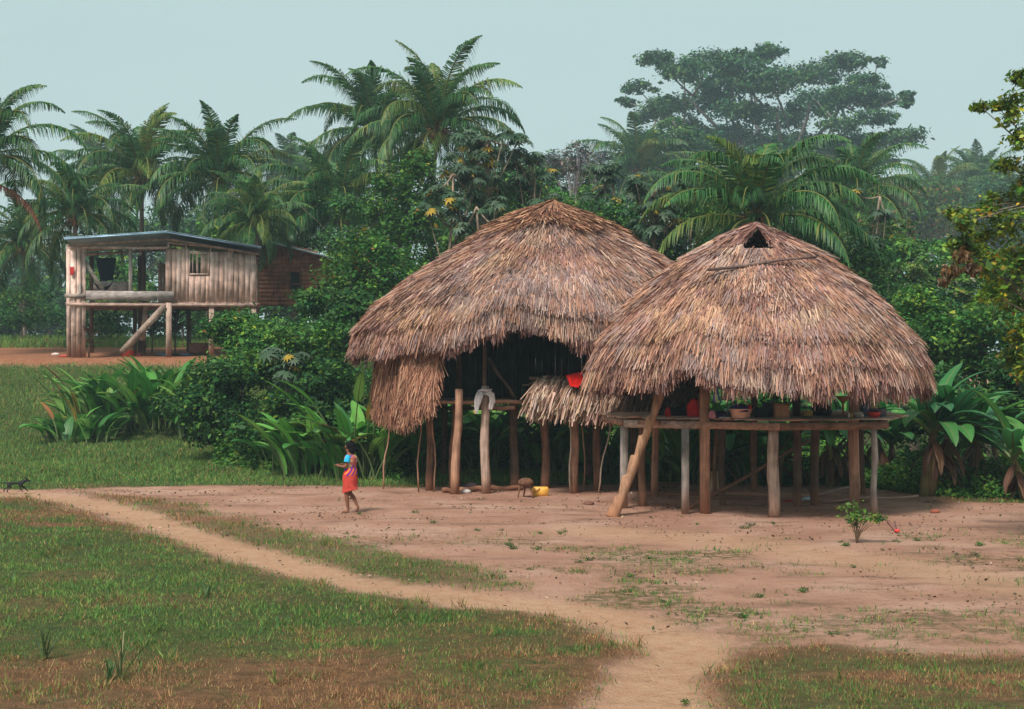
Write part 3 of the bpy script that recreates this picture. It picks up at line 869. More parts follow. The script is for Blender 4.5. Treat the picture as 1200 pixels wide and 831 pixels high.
cloth_heap(bc + [.17, -.06, .16], .06, .06, .13, (.65, .03, .02), 'red_cloth', 'bright red rag poking up at the basin rim')
cloth_heap(on_deck(842, 29.9), .20, .15, .15, (.03, .025, .06), 'clothes_pile', 'dark blue pile of clothes between the wooden post and the basin')
cloth_heap(on_deck(835, 29.8), .08, .06, .16, (.50, .22, .25), 'pink_cloth', 'small pink cloth beside the dark blue pile')
cloth_heap(on_deck(850, 29.65), .13, .07, .035, (.55, .50, .47), 'pale_rag', 'pale rag lying flat on the deck boards in front of the clothes')
cloth_heap(on_deck(814, 30.6), .17, .12, .38, (.60, .02, .02), 'red_sack', 'tall red sack standing on the deck left of the thick post')
cloth_heap(on_deck(790, 31.3), .45, .25, .18, (.03, .025, .03), 'dark_bundle', 'long dark bundle low on the deck behind the log ladder')
cloth_heap(on_deck(783, 30.6), .07, .05, .2, (.35, .02, .02), 'maroon_cloth', 'dark red cloth just right of the top of the log ladder')
# hanging blue and white strips
t = thing('hanging_cloth', 'narrow blue and white cloth hanging from the eave beside the thick post', 'cloth', P(838, 460, 29.6))
g = Geo()
for k, c in enumerate([(.05, .10, .28), (.6, .6, .62), (.08, .16, .35)]):
    s = np.linspace(0, 1, 8); x0 = (k - 1) * .05
    v = np.concatenate([np.stack([x0 - .02 + .03 * np.sin(s * 5 + k) + s * .06, .02 * np.cos(s * 6 + k), .28 - s * .5], 1), np.stack([x0 + .025 + .03 * np.sin(s * 5 + k) + s * .06, .03 + .02 * np.cos(s * 6 + k), .28 - s * .5], 1)])
    g.add(v, [(i, i + 1, i + 9, i + 8) for i in range(7)], None, c)
part('strip', g, M_cloth, t, True, world=False)
# pots, tubs, bottles
def pot(name, px, D, prof, col, mat, label, cat, group=None, handles=False, dz=0):
    c = on_deck(px, D, dz); t = thing(name, label, cat, c, 0, group); g = Geo(); lathe(g, (0, 0, 0), prof, 18, col); part('body', g, mat, t, True, world=False); return t
BOWL = lambda r, h: [(.01, 0), (r * .6, 0), (r, h * .7), (r * 1.03, h), (r * .97, h), (r * .92, h * .7), (r * .5, .02), (.01, .02)]
POT = lambda r, h: [(.01, 0), (r * .9, 0), (r, .03), (r, h - .03), (r * 1.06, h), (r * .96, h), (r * .94, .04), (.01, .03)]
BOT = lambda r, h: [(.01, 0), (r, 0), (r, h * .62), (r * .4, h * .8), (r * .4, h), (.01, h)]
pot('plastic_tub', 947, 30.9, POT(.105, .11), (.75, .45, .05), M_plastic, 'low yellow plastic tub on the dark part of the deck', 'tub')
pot('cooking_pot', 1028, 30.8, POT(.20, .17), (.10, .10, .12), M_metal, 'dark metal cooking pot near the far right corner of the deck', 'pot')
pot('glass_bottle', 995, 30.0, BOT(.025, .12), (.7, .66, .55), M_plastic, 'tiny whitish bottle standing alone on the deck edge', 'bottle')
pot('sauce_bottle', 998.5, 30.05, BOT(.025, .11), (.55, .35, .05), M_plastic, 'tiny yellow bottle beside the whitish one on the deck', 'bottle')
pot('enamel_bowl', 1006, 30.2, BOWL(.10, .11), (.62, .58, .52), M_plastic, 'small off white bowl on the deck right of the tiny bottles', 'bowl')
pot('enamel_cup', 1010.5, 30.0, POT(.035, .08), (.65, .6, .58), M_plastic, 'small white cup at the right side of the off white bowl', 'cup')
pot('water_jug', 1015, 30.8, [(.01, 0), (.12, 0), (.13, .25), (.08, .36), (.035, .38), (.035, .43), (.01, .43)], (.10, .16, .24), M_plastic, 'bluish plastic water jug standing behind the white bowl and cup', 'jug')
pot('red_basin', 1024, 30.1, BOWL(.15, .12), (.5, .03, .02), M_plastic, 'shallow dark red basin at the right end of the deck', 'basin')
t = pot('stand_bowl', 988, 30.6, [(.01, 0), (.05, 0), (.025, .03), (.022, .27), (.06, .32), (.15, .42), (.16, .44), (.14, .43), (.03, .33), (.01, .33)], (.38, .17, .05), M_plastic, 'orange brown bowl on a thin stand in the shade of the thatch', 'bowl')
pot('lidded_pot', 903, 31.2, POT(.18, .28), (.06, .045, .04), M_metal, 'black sooty pot just left of and behind the small cardboard box', 'pot')
pot('black_tub', 893, 30.4, POT(.19, .20), (.02, .025, .035), M_plastic, 'low black tub between the basin of clothes and the cardboard box', 'tub')
pot('black_kettle', 965, 31.2, [(.01, 0), (.17, 0), (.20, .1), (.15, .24), (.05, .28), (.02, .32), (.01, .32)], (.02, .02, .025), M_metal, 'black kettle behind the yellow tub in the dark middle of the deck', 'kettle')
pot('metal_pan', 853, 31.0, [(.01, .35), (.14, .35), (.17, .42), (.165, .42), (.13, .37), (.01, .37), (.01, .0)], (.35, .37, .4), M_metal, 'grey metal pan hung over the clothes under the eave', 'pan')

# ================================================================== the far hut
C1 = (P(646, 0, 37.5)[0], 36.9)
hut1 = thing('thatched_hut', 'larger stilt hut behind, with shaggy closed roof tip and a thatch skirt', 'hut', (C1[0], C1[1], 0), group='thatched stilt huts')
prof1 = [(.10, 7.24), (.6, 7.08), (1.10, 6.88), (1.72, 6.54), (2.66, 5.98), (3.60, 5.38), (4.36, 4.78), (4.85, 4.24), (5.02, 3.72)]
def rim1(a):
    d = (a - R(262) + math.pi) % (2 * math.pi) - math.pi
    l = (a - R(215) + math.pi) % (2 * math.pi) - math.pi
    return .45 * np.exp(-(d / .42) ** 2) - .10 * np.exp(-(l / .35) ** 2) + .06 * np.sin(a * 13) + .04 * np.sin(a * 7 + 1)
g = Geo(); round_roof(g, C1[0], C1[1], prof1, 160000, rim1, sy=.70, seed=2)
part('roof', g, M_thatch, hut1)
# shaggy cap with bundles of long leaves
g = Geo(); n = 5200
a = RNG.uniform(0, 2 * math.pi, n); rr = RNG.uniform(.0, 1, n) ** .7 * (1.45 + .22 * np.sin(a * 5 + 1))
zc = np.interp(rr, [0, .1, .6, 1.10, 1.72, 2.66], [7.38, 7.34, 7.16, 6.95, 6.58, 6.0]) + .02 + .03 * np.sin(a * 4)
px_ = C1[0] + .03 + rr * np.cos(a); py_ = C1[1] + rr * np.sin(a) * .70
nn = nrm(np.stack([np.cos(a) * .45, np.sin(a) * .45, np.ones(n)], 1)); d = nrm(np.stack([np.cos(a), np.sin(a), np.full(n, -.48)], 1))
swirl = nrm(np.cross(nn, d)) * (.35 * np.sin(a * 3)[:, None])
strands(g, np.stack([px_, py_, zc], 1), nn, nrm(d + swirl), RNG.uniform(.3, .8, n), RNG.uniform(.016, .042, n), .07, .26,
        pal([(.42, .21, .125), (.52, .31, .19), (.26, .12, .08), (.10, .05, .035)], [3, 1.6, 3, 2.4], n, .3, RNG, .03))
lathe(g, (C1[0] + .05, C1[1], 0), [(.01, 7.32), (.35, 7.20), (.9, 6.95)], 20, (.12, .07, .045), 1, .7)
part('roof_cap', g, M_thatch, hut1)
# lower skirt of thatch on the left side
g = Geo()
sk = [(P(443, 418, 38.5), P(437, 468, 39.2)), (P(444, 412, 36.6), P(440, 472, 36.9)), (P(478, 404, 34.8), P(474, 484, 34.5)), (P(520, 398, 34.6), P(508, 462, 34.3))]
for i in range(3):
    (tl, bl), (tr, br) = sk[i], sk[i + 1]
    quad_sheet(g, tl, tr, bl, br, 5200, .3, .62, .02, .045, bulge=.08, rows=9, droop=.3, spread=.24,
               colv=lambda n, u, v: pal([(.36, .175, .11), (.46, .26, .17), (.26, .12, .078), (.13, .06, .045)], [3, 1.8, 3, 1.8], n, .3, RNG, .03))
part('skirt', g, M_thatch, hut1)
# open lean-to of split palm leaves on the right side
g = Geo()
def leanc(n, u, v): return pal([(.46, .31, .23), (.34, .20, .14), (.56, .42, .34), (.13, .07, .05)], [3, 3, 1.6, 2], n, .25)
TLp, TRp, BLp, BRp = P(634, 440, 34.6), P(828, 449, 35.2), P(618, 462, 33.9), P(815, 470, 34.5)
quad_sheet(g, TLp, TRp, BLp, BRp, 1700, .5, .95, .03, .06, colv=leanc, bulge=.05, rows=3, spread=.10, droop=.6)
g2n = 900; u = RNG.uniform(0, 1, g2n)[:, None]
pp = (TLp * (1 - u) + TRp * u) * .55 + (BLp * (1 - u) + BRp * u) * .45
strands(g, pp, np.tile(nrm([0, -1, .35]), (g2n, 1)), np.tile(nrm([-.03, -.25, -1]), (g2n, 1)), RNG.uniform(.6, 1.0, g2n), RNG.uniform(.03, .05, g2n), .03, .07, leanc(g2n, 0, 0))
part('lean_to_roof', g, M_thatch, hut1)
g = Geo(); pole(g, P(620, 443, 34.5), P(835, 451, 35.2), .04, .03, WOODS['dark'], 7); part('lean_to_ridge', g, M_bark, hut1)
# floor, beams and added walls whose near-black colour holds the interior's shade
Z1 = 2.2
g = Geo()
fl = [P(500, 0, 35.3)[:2], P(610, 0, 35.0)[:2], P(770, 0, 36.0)[:2], P(760, 0, 39.8)[:2], P(510, 0, 39.8)[:2]]
row_planks(g, fl, Z1, .18, R(90)); part('floor_boards', g, M_wood, hut1)
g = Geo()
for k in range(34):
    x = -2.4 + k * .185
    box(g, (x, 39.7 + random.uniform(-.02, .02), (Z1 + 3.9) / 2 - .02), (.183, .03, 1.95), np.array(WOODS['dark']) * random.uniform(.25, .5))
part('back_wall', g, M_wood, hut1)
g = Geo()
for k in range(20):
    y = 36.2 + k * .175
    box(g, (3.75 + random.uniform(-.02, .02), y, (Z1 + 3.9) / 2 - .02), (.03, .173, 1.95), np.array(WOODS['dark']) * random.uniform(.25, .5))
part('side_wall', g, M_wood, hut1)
for (a, b, r, c) in ((P(486, 470, 34.9), P(612, 471, 34.75), .045, 'tan'), (P(560, 476, 34.9), P(604, 478, 34.7), .06, 'red'), (P(500, 478, 39.6), P(760, 478, 39.6), .05, 'dark'),
                     (P(573, 420, 35.4), P(602, 464, 34.9), .045, 'dark'), (P(600, 472, 35), P(640, 470, 36.2), .05, 'red'), (P(425, 421.5, 36.4), P(452, 424, 36.2), .025, 'grey'), (P(612, 452, 34.6), P(628, 447, 34.5), .02, 'dark')):
    g = Geo(); pole(g, a, b, r, r, WOODS[c], 8); part('beam', g, M_wood, hut1)
for (px, D, r, c, zt, lean) in ((503.5, 35.4, .10, 'red', 2.3, 0), (531, 35.6, .075, 'red', 2.2, .10), (537, 36.2, .08, 'dark', 4.2, 0), (535.5, 34.55, .105, 'tan', 2.55, .10), (569, 34.75, .115, 'pale', 2.62, -.03), (603, 35.9, .11, 'dark', 2.3, 0),
                              (639, 35.9, .11, 'red', 2.3, 0), (673, 34.75, .10, 'tan', 2.6, 0), (700, 35.4, .10, 'red', 3.2, 0), (568, 36.4, .055, 'tan', 4.0, -.02),
                              (520, 39.5, .09, 'dark', 4.2, 0), (600, 39.6, .09, 'dark', 4.2, 0), (690, 39.6, .09, 'dark', 4.2, 0), (750, 39, .09, 'dark', 4.0, 0), (743, 36, .09, 'dark', 3.5, 0)):
    g = Geo(); x = P(px, 0, D)[0]; pole(g, (x - lean / 2, D, -.1), (x + lean / 2, D, zt), r, r * .88, WOODS[c], 12, .03); part('post', g, M_wood, hut1, smoothed=True)
for i, (a, b, lab) in enumerate(((P(449, 573, 35.9), P(456, 493, 35.9), 0), (P(490.5, 577, 35.0), P(492.5, 470, 35.0), 0), (P(509, 576, 35.1), P(507, 470, 35.1), 0), (P(669, 578, 34.6), P(666, 470, 34.6), 0), (P(684, 576, 35.4), P(684, 460, 35.4), 0), (P(701, 577, 34.7), P(716, 490, 34.7), 0))):
    a = a.copy(); a[2] = -.05
    g = Geo(); pole(g, a, b, .022, .018, WOODS['tan'] if i not in (3, 5) else (.5, .42, .33), 6, .05); part('thin_pole', g, M_wood, hut1)

# cloth tied over a post
pc = P(569, 464, 34.6)
t = thing('draped_cloth', 'grey white cloth draped over the cut top of a post', 'cloth', pc)
g = Geo()
def ribbon(g, pts, w, col, thick=.0, fold=.03):
    pts = np.asarray(pts, float); n = len(pts); m = 7
    d = nrm(np.gradient(pts, axis=0)); s = nrm(np.cross(d, np.array([0, -1.0, .2])))
    vs = []
    for i in range(n):
        for j in range(m):
            u = j / (m - 1) - .5
            vs.append(pts[i] + s[i] * u * w[i] + np.array([0, -1, 0]) * fold * math.cos(j * 2.3 + i * .7))
    q = [(i * m + j, i * m + j + 1, (i + 1) * m + j + 1, (i + 1) * m + j) for i in range(n - 1) for j in range(m - 1)]
    g.add(vs, q, None, col)
ribbon(g, [(-.02, 0, .09), (-.10, -.09, .10), (-.15, -.13, .02), (-.19, -.14, -.12), (-.21, -.14, -.28), (-.215, -.14, -.42)], [.16, .16, .18, .17, .12, .05], (.46, .43, .43))
ribbon(g, [(-.06, 0, .09), (.05, -.09, .10), (.15, -.12, .02), (.17, -.13, -.12), (.14, -.13, -.24), (.12, -.13, -.33)], [.15, .16, .15, .14, .13, .09], (.50, .44, .42))
part('drape', g, M_cloth, t, True, world=False)
g = Geo(); tube(g, [(-.19, -.05, .12), (-.05, -.1, .15), (.05, -.1, .13), (.16, -.06, .16)], [.02, .04, .04, .02], 8, (.5, .47, .47)); part('knot', g, M_cloth, t, True, world=False)
# red and pale cloth on lean-to
t = thing('red_garment', 'bright red cloth hung over the top of the lean-to thatch between the two huts', 'cloth', P(674, 447, 34.0)); g = Geo()
ribbon(g, [(-.02, .12, .19), (0, 0, .12), (0, -.05, .02), (-.03, -.07, -.13)], [.42, .40, .34, .20], (.75, .02, .015)); part('panel', g, M_cloth, t, True, world=False)
t = thing('pale_garment', 'small pale blue cloth hung beside the bright red one', 'cloth', P(687, 443, 33.9)); g = Geo()
ribbon(g, [(0, .1, .12), (0.02, 0, .04), (.04, -.05, -.1)], [.16, .18, .10], (.5, .55, .62)); part('panel', g, M_cloth, t, True, world=False)

# ------------------------------------------------------------------ small things on the yard
sx, sy = P(616, 0, 33.6)[:2]
t = thing('round_stool', 'small dark brown three legged object with a domed seat before the far hut', 'stool', (sx, sy, 0)); g = Geo()
lathe(g, (0, 0, .28), [(.01, 0), (.14, .0), (.19, .05), (.18, .12), (.10, .18), (.01, .19)], 18, (.13, .065, .04), wob=.03); part('seat', g, M_wood, t, True, world=False)
for (a, b) in (((-.14, -.04, .3), (-.18, -.06, 0)), ((.10, -.05, .3), (.17, -.08, 0)), ((0, .1, .3), (-.05, .15, 0))):
    g = Geo(); pole(g, a, b, .022, .018, (.13, .065, .04), 7, 0); part('leg', g, M_wood, t, world=False)
jx, jy = P(633, 0, 33.9)[:2]
t = thing('jerrycan', 'yellow plastic jerrycan lying on its side against a post', 'jerrycan', (jx, jy, .0)); g = Geo()
hw, hd, hh = .20, .09, .115
pr = [(-hw, .02), (-hw + .02, .0), (hw - .02, 0), (hw, .02), (hw, hh * 2 - .03), (hw - .03, hh * 2), (-hw + .06, hh * 2), (-hw, hh * 2 - .06)]
vs = [(x, s * hd * (1 if 0 < i < 7 else .9), z) for s in (-1, 1) for i, (x, z) in enumerate(pr)]
vs += [(0, -hd - .01, hh), (0, hd + .01, hh)]
q = [(i, (i + 1) % 8, 8 + (i + 1) % 8, 8 + i) for i in range(8)]
tr = [(16, (i + 1) % 8, i) for i in range(8)] + [(17, 8 + i, 8 + (i + 1) % 8) for i in range(8)]
g.add(vs, q, tr, (.80, .42, .07)); part('body', g, M_plastic, t, world=False)
g = Geo(); tube(g, [(-hw - .005, 0, .16), (-hw - .05, 0, .16)], .025, 10, (.7, .33, .05)); part('spout', g, M_plastic, t, world=False)
g = Geo(); tube(g, [(-.16, -hd - .01, .10), (-.12, -hd - .035, .14), (-.05, -hd - .035, .19), (-.01, -hd - .01, .2)], .013, 7, (.7, .33, .05)); part('handle', g, M_plastic, t, world=False)

def log(px, py, D, L, r, ang, label, c='dark', group='logs lying by the huts', tilt=0):
    p = P(px, py, D); p[2] = r * .8
    g = Geo(); d = np.array([math.cos(ang), math.sin(ang), tilt]) * L / 2
    pole(g, p - d + [0, 0, max(0, tilt * L / 2)], p + d + [0, 0, max(0, tilt * L / 2)], r, r * .85, WOODS[c], 9, .04)
    solo('log', g, M_wood, label, 'log', (p[0], p[1], 0), True, group)
log(555, 578, 35.2, .7, .07, .05, 'short brown log on the ground between the two front posts of the far hut', 'tan')
log(592, 578, 35.6, .9, .07, -.08, 'dark log on the ground left of the brown three legged stool', 'dark')
log(528, 580, 34.9, .4, .07, .3, 'stubby dark log end at the foot of the leaning tan post', 'dark')
log(820, 588, 34.2, 3.0, .055, .02, 'long dark log lying under the deck of the nearer hut', 'dark')
log(905, 590, 34.0, 3.2, .05, -.03, 'long pale pole across the ground behind the thick middle post', 'pale')
log(965, 590, 33.4, 1.6, .035, .15, 'grey branch raised at one end beneath the deck', 'grey', tilt=.15)
log(1020, 590, 32.3, 2.2, .035, .05, 'pale branch sticking out past the right end of the deck', 'grey', tilt=.06)
log(980, 597, 32.4, 1.5, .04, .02, 'reddish log at the foot of the two right hand posts', 'red')
def lump(name, px, D, s, col, label, cat, mat=M_plain, noise=.18, group=None):
    p = P(px, 0, D); g = Geo(); ball(g, (p[0], p[1], s[2] * .6), 1, col, 12, 8, s, noise * .4)
    return solo(name, g, mat, label, cat, (p[0], p[1], 0), True, group)
lump('stone', 546, 34.8, (.13, .08, .06), (.5, .45, .43), 'small whitish stone between the front posts of the far hut', 'stone')
lump('rag', 552, 35.8, (.18, .1, .11), (.10, .07, .08), 'dark crumpled rag behind the short brown log', 'rag', M_cloth, .5)
lump('plastic_bag', 946, 32.8, (.14, .1, .06), (.45, .55, .62), 'pale blue crumpled plastic bag on the earth under the deck', 'bag', M_plastic, .5)
lump('red_rag', 925, 32.6, (.2, .1, .03), (.35, .04, .03), 'flat red rag on the earth left of the pale blue bag', 'rag', M_cloth, .5)
lump('brick', 1096, 30.2, (.11, .07, .05), (.3, .09, .05), 'reddish lump of brick lying alone before the banana plants', 'brick', M_plain, .3)
lump('earth_clod', 690, 31.9, (.13, .09, .05), (.16, .07, .05), 'dark clod of earth left of the foot of the log ladder', 'clod', M_plain, .4)
# cut stump / pale block under the deck
bx = P(837, 0, 35.0); t = thing('tree_stump', 'pale sawn stump standing behind the posts of the nearer hut', 'stump', (bx[0], bx[1], 0)); g = Geo()
pole(g, (0, 0, 0), (0, 0, .5), .17, .16, (.50, .36, .22), 14, 0, 4); part('wood', g, M_bark, t, True, world=False)
# red tipped stick on the yard
a = P(1040, 612, 28.4); b = P(1050, 626, 26.6); a[2] = .03; b[2] = .03
t = thing('broken_toy', 'thin reddish stick with a bright red end lying on the bare earth', 'stick', (b[0], b[1], 0)); g = Geo()
pole(g, a, b, .02, .02, (.25, .10, .09), 6, 0); part('rod', g, M_plain, t)
g = Geo(); ball(g, b + [0.01, -.05, .02], .05, (.7, .03, .03), 10, 6, (1, 1, .7)); part('red_end', g, M_plastic, t, True)
g = Geo(); a2 = a + [.12, -.1, 0]; pole(g, a2, b + [.06, .15, 0], .012, .012, (.15, .08, .08), 6, 0); part('twig', g, M_plain, t)

# ================================================================== plank house on the bank
HD = 60.0
def W(px, py, D): return P(px, py, D)
hx0, hx1 = W(80, 0, HD)[0], W(296, 0, HD)[0]
house = thing('plank_house', 'weathered plank house on stilts with metal roof and open porch, on the bank', 'house', ((hx0 + hx1) / 2, HD, 3.45))
zf = W(0, 354, HD)[2]
GREY = [(.60, .42, .355), (.53, .365, .30), (.68, .50, .425), (.44, .30, .245), (.60, .40, .32)]
def boards(g, x0, x1, z0, z1, y, bw, cols=GREY, ztop=None, th=.03, jag=.02):
    x = x0
    while x < x1 - .02:
        w = min(bw * random.uniform(.8, 1.25), x1 - x)
        zt = (ztop(x + w / 2) if ztop else z1) + random.uniform(-jag, jag)
        beam(g, (x + w / 2, y + random.uniform(-.008, .008), z0 + random.uniform(-jag, jag)), (x + w / 2, y, zt), w * .955, th, np.array(random.choice(cols)) * random.uniform(.85, 1.12), up=(0, 1, 0))
        x += w
def xp(px, D=HD): return (px - 600) * D / FPX
def zp(py, D=HD): return CAMH - (py - HZ) * D / FPX
zt_wall = lambda x: np.interp(x, [xp(193), xp(296)], [zp(284), zp(295)]) - .1
# front wall with a barred window
g = Geo()
boards(g, xp(190), xp(217), zf, 0, HD, .22, ztop=lambda x: zp(291.5)); boards(g, xp(240.5), xp(262), zf, 0, HD, .22, ztop=lambda x: zp(294))
boards(g, xp(262), xp(269), zf, 0, HD - .02, .25, ztop=lambda x: zp(290)); boards(g, xp(269), xp(294), zf, 0, HD, .22, ztop=lambda x: zp(295.5))
boards(g, xp(217), xp(240.5), zf, zp(321), HD, .22); boards(g, xp(217), xp(240.5), zp(296.5), zp(294), HD, .4)
part('front_wall', g, M_wood_far, house)
g = Geo()
for y0 in np.arange(HD, HD + 5, .22): box(g, (xp(294), y0 + .11, (zf + zp(296)) / 2), (.03, .205, zp(296) - zf), random.choice(GREY))
part('side_wall', g, M_wood_far, house)
g = Geo(); boards(g, xp(172), xp(296), zf, zp(296) - .1, HD + 5, .22); part('back_wall', g, M_wood_far, house)
g = Geo()
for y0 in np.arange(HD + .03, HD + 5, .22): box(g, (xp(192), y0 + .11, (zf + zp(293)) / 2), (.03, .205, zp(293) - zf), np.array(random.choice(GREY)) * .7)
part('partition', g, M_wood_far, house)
win = thing('window', None, None); win.parent = house
g = Geo(); xw0, xw1, zw0, zw1 = xp(217), xp(240.5), zp(321), zp(296.5); y = HD - .025
for a, b in (((xw0, y, zw0), (xw1, y, zw0)), ((xw0, y, zw1), (xw1, y, zw1)), ((xw0 + .03, y, zw0), (xw0 + .03, y, zw1)), ((xw1 - .03, y, zw0), (xw1 - .03, y, zw1))): beam(g, a, b, .05, .06, GREY[2])
part('frame', g, M_wood_far, win)
g = Geo()
for px, w in ((221.5, .055), (226.5, .10), (233.5, .22), (238, .05)): beam(g, (xp(px), HD, zw0), (xp(px), HD, zw1), w, .025, GREY[0], up=(0, 1, 0))
part('bars', g, M_wood_far, win)
# floor and its beams
g = Geo()
for k in range(34): box(g, (xp(82) + .115 + k * .23, HD + 2.5, zf - .03), (.22, 5.1, .03), GREY[k % 5])
part('floor_boards', g, M_wood_far, house)
for y0, c in ((HD - .12, .9), (HD + 2.4, .5), (HD + 5, .5)):
    g = Geo(); beam(g, (xp(78), y0, zf - .12), (xp(296), y0, zf - .12), .07, .13, np.array(GREY[1]) * c); part('floor_beam', g, M_wood_flat, house)
# roof: two shallow slopes of corrugated sheets
for side in (0, 1):
    g = Geo(); n_ = 60; xa, xb, za, zb = ((xp(78), xp(193.5), zp(286), zp(276.5)) if side == 0 else (xp(193.5), xp(301), zp(276.5), zp(293.5)))
    vs = []
    for i in range(n_ + 1):
        u = i / n_; x = xa + (xb - xa) * u; z = za + (zb - za) * u + (.012 if i % 2 else -.012)
        for y in (HD - .75, HD + 5.5): vs += [(x, y, z + .06 + (.1 if y < HD else 0)), (x, y, z + .03 + (.1 if y < HD else 0))]
    q = []
    for i in range(n_):
        a = i * 4; b = a + 4
        q += [(a, b, b + 2, a + 2), (a + 1, a + 3, b + 3, b + 1), (a, a + 1, b + 1, b), (a + 2, b + 2, b + 3, a + 3)]
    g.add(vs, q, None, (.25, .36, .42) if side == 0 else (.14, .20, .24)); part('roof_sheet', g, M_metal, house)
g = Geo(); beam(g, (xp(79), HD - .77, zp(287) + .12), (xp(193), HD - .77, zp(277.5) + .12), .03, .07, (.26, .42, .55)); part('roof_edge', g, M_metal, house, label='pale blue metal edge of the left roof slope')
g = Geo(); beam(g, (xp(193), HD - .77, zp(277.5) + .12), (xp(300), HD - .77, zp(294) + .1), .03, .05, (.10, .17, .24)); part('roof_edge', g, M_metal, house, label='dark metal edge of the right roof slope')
for y0 in (HD - .3, HD + 2.5, HD + 5):
    g = Geo(); beam(g, (xp(80), y0, zp(290)), (xp(193), y0, zp(281)), .06, .1, np.array(GREY[3]) * .8); beam(g, (xp(193), y0, zp(281)), (xp(298), y0, zp(297)), .06, .1, np.array(GREY[3]) * .8); part('rafter', g, M_wood_far, house)
g = Geo(); beam(g, (xp(80), HD - .05, zp(291.5)), (xp(193), HD - .05, zp(291)), .06, .10, GREY[0]); part('top_beam', g, M_wood_flat, house)
g = Geo()
for px in (193.5, 214, 242, 268): beam(g, (xp(px), HD - .06, zp(284 + (px - 193) * .12)), (xp(px), HD - .06, zp(291 + (px - 193) * .06)), .05, .05, GREY[0], up=(0, 1, 0))
beam(g, (xp(193), HD - .06, zp(284.5)), (xp(268), HD - .06, zp(291.5)), .05, .05, GREY[0]); part('gable_frame', g, M_wood_far, house)
# corner planks and posts
for (px, w, D, z0, z1) in ((80.5, .18, HD + .25, 412, 289), (87, .22, HD, 414, 289), (92, .17, HD - .05, 415, 289), (97, .22, HD, 416, 287)):
    g = Geo(); zb = float(H(xp(px), D)) - .1; beam(g, (xp(px), D, zb), (xp(px) + random.uniform(-.03, .03), D, zp(z1)), w, .07, np.array(random.choice(GREY)) * random.uniform(.9, 1.1), up=(0, 1, 0)); part('corner_post', g, M_wood_far, house)
for (px, r, D, ptop, c) in ((193.5, .15, HD - .1, 355, 'pale'), (151, .10, HD + .1, 291, 'grey'), (177, .12, HD + 2.4, 290, 'dark'), (184, .12, HD + 4.9, 290, 'dark'), (172, .11, HD + 3.5, 355, 'dark'),
                          (243, .14, HD, 356, 'pale'), (292, .14, HD, 356, 'pale'), (112, .13, HD + 5, 290, 'red'), (240, .13, HD + 5, 350, 'dark'), (292, .13, HD + 5, 350, 'dark'), (130, .12, HD + 5, 292, 'dark')):
    x = xp(px, D); g = Geo(); z0 = float(H(x, D)) - .1 if px != 151 else zf
    beam(g, (x, D, z0), (x, D, zp(ptop)), r * 1.5, r * 1.3, WOODS[c], up=(0, 1, 0)); part('post', g, M_wood_far, house)
for nme, a, b, w, h, c in (('porch_plank', W(99, 347, HD - .2), W(199, 347, HD - .2), .05, .40, (.33, .28, .26)), ('low_panel', W(116, 336, HD + 1.5), W(160, 336, HD + 1.5), .05, .42, (.35, .31, .29)),
                           ('knee_brace', W(98, 305, HD + .1), W(120, 341, HD + .1), .07, .15, (.40, .33, .28)), ('side_plank', W(76, 347.5, HD - .1), W(99, 347.5, HD - .1), .06, .16, (.34, .28, .24)),
                           ('sloping_brace', W(136, 413, HD - .9), W(188, 359, HD - .2), .10, .26, (.34, .25, .20)), ('hanging_plank', W(166, 399, HD + .4), W(170.5, 356, HD + .4), .22, .05, (.33, .24, .18))):
    g = Geo(); beam(g, a, b, w, h, c); part(nme, g, M_wood_flat, house)
# things in and under the house
t = thing('hammock', 'dark hammock sagging behind the porch plank', 'hammock', W(126, 335, HD + .6)); g = Geo()
s = np.linspace(-1, 1, 13); pts = [(x * .36, 0, .27 * x * x - .2) for x in s]
vs = [];
for (x, y, z), w in zip(pts, .05 + .10 * (1 - s ** 2)): vs += [(x, -w, z + w * .8), (x, 0, z - w * .3), (x, w, z + w * .8)]
g.add(vs, [(i * 3 + j, i * 3 + j + 1, i * 3 + j + 4, i * 3 + j + 3) for i in range(12) for j in (0, 1)], None, (.015, .02, .03)); part('sling', g, M_cloth, t, world=False)
g = Geo(); tube(g, [(-.36, 0, .07), (-.75, 0, 1.1)], .012, 5, (.1, .09, .08)); part('rope', g, M_cloth, t, world=False); g = Geo(); tube(g, [(.36, 0, .07), (.8, 0, 1.1)], .012, 5, (.1, .09, .08)); part('rope', g, M_cloth, t, world=False)
t = thing('laundry', 'dark blue cloth hanging at the back of the open porch', 'cloth', W(137, 303, HD + 2.2)); g = Geo()
ribbon(g, [(0, 0, 0), (.01, .02, -.3), (.0, .03, -.7), (.03, .03, -1.0)], [.85, .8, .62, .55], (.012, .02, .035), fold=.05); part('panel', g, M_cloth, t, True, world=False)
t = thing('red_towel', 'narrow red and white cloth tied to the corner planks of the porch', 'cloth', W(87, 318, HD - .15)); g = Geo()
ribbon(g, [(0, 0, .15), (.02, -.02, 0), (.0, 0, -.2)], [.16, .2, .12], (.55, .05, .05)); part('panel', g, M_cloth, t, True, world=False)
g = Geo(); ribbon(g, [(.33, 0, -.5), (.33, 0, -.75), (.3, 0, -1.0)], [.05, .08, .08], (.6, .55, .52)); part('white_strip', g, M_cloth, t, True, world=False)
def far(px, py, D): p = P(px, py, D); p[2] = float(H(p[0], D)); return p
c = far(150, 411, 61); t = thing('red_tub', 'small red tub on the earth under the plank house', 'tub', c); g = Geo()
lathe(g, (0, 0, 0), POT(.27, .25), 18, (.5, .03, .02)); part('body', g, M_plastic, t, True, world=False)
c = far(204, 415, 61.5); g = Geo(); n_ = 12; X, Y = np.meshgrid(np.linspace(-.75, .75, n_), np.linspace(-.5, .5, n_))
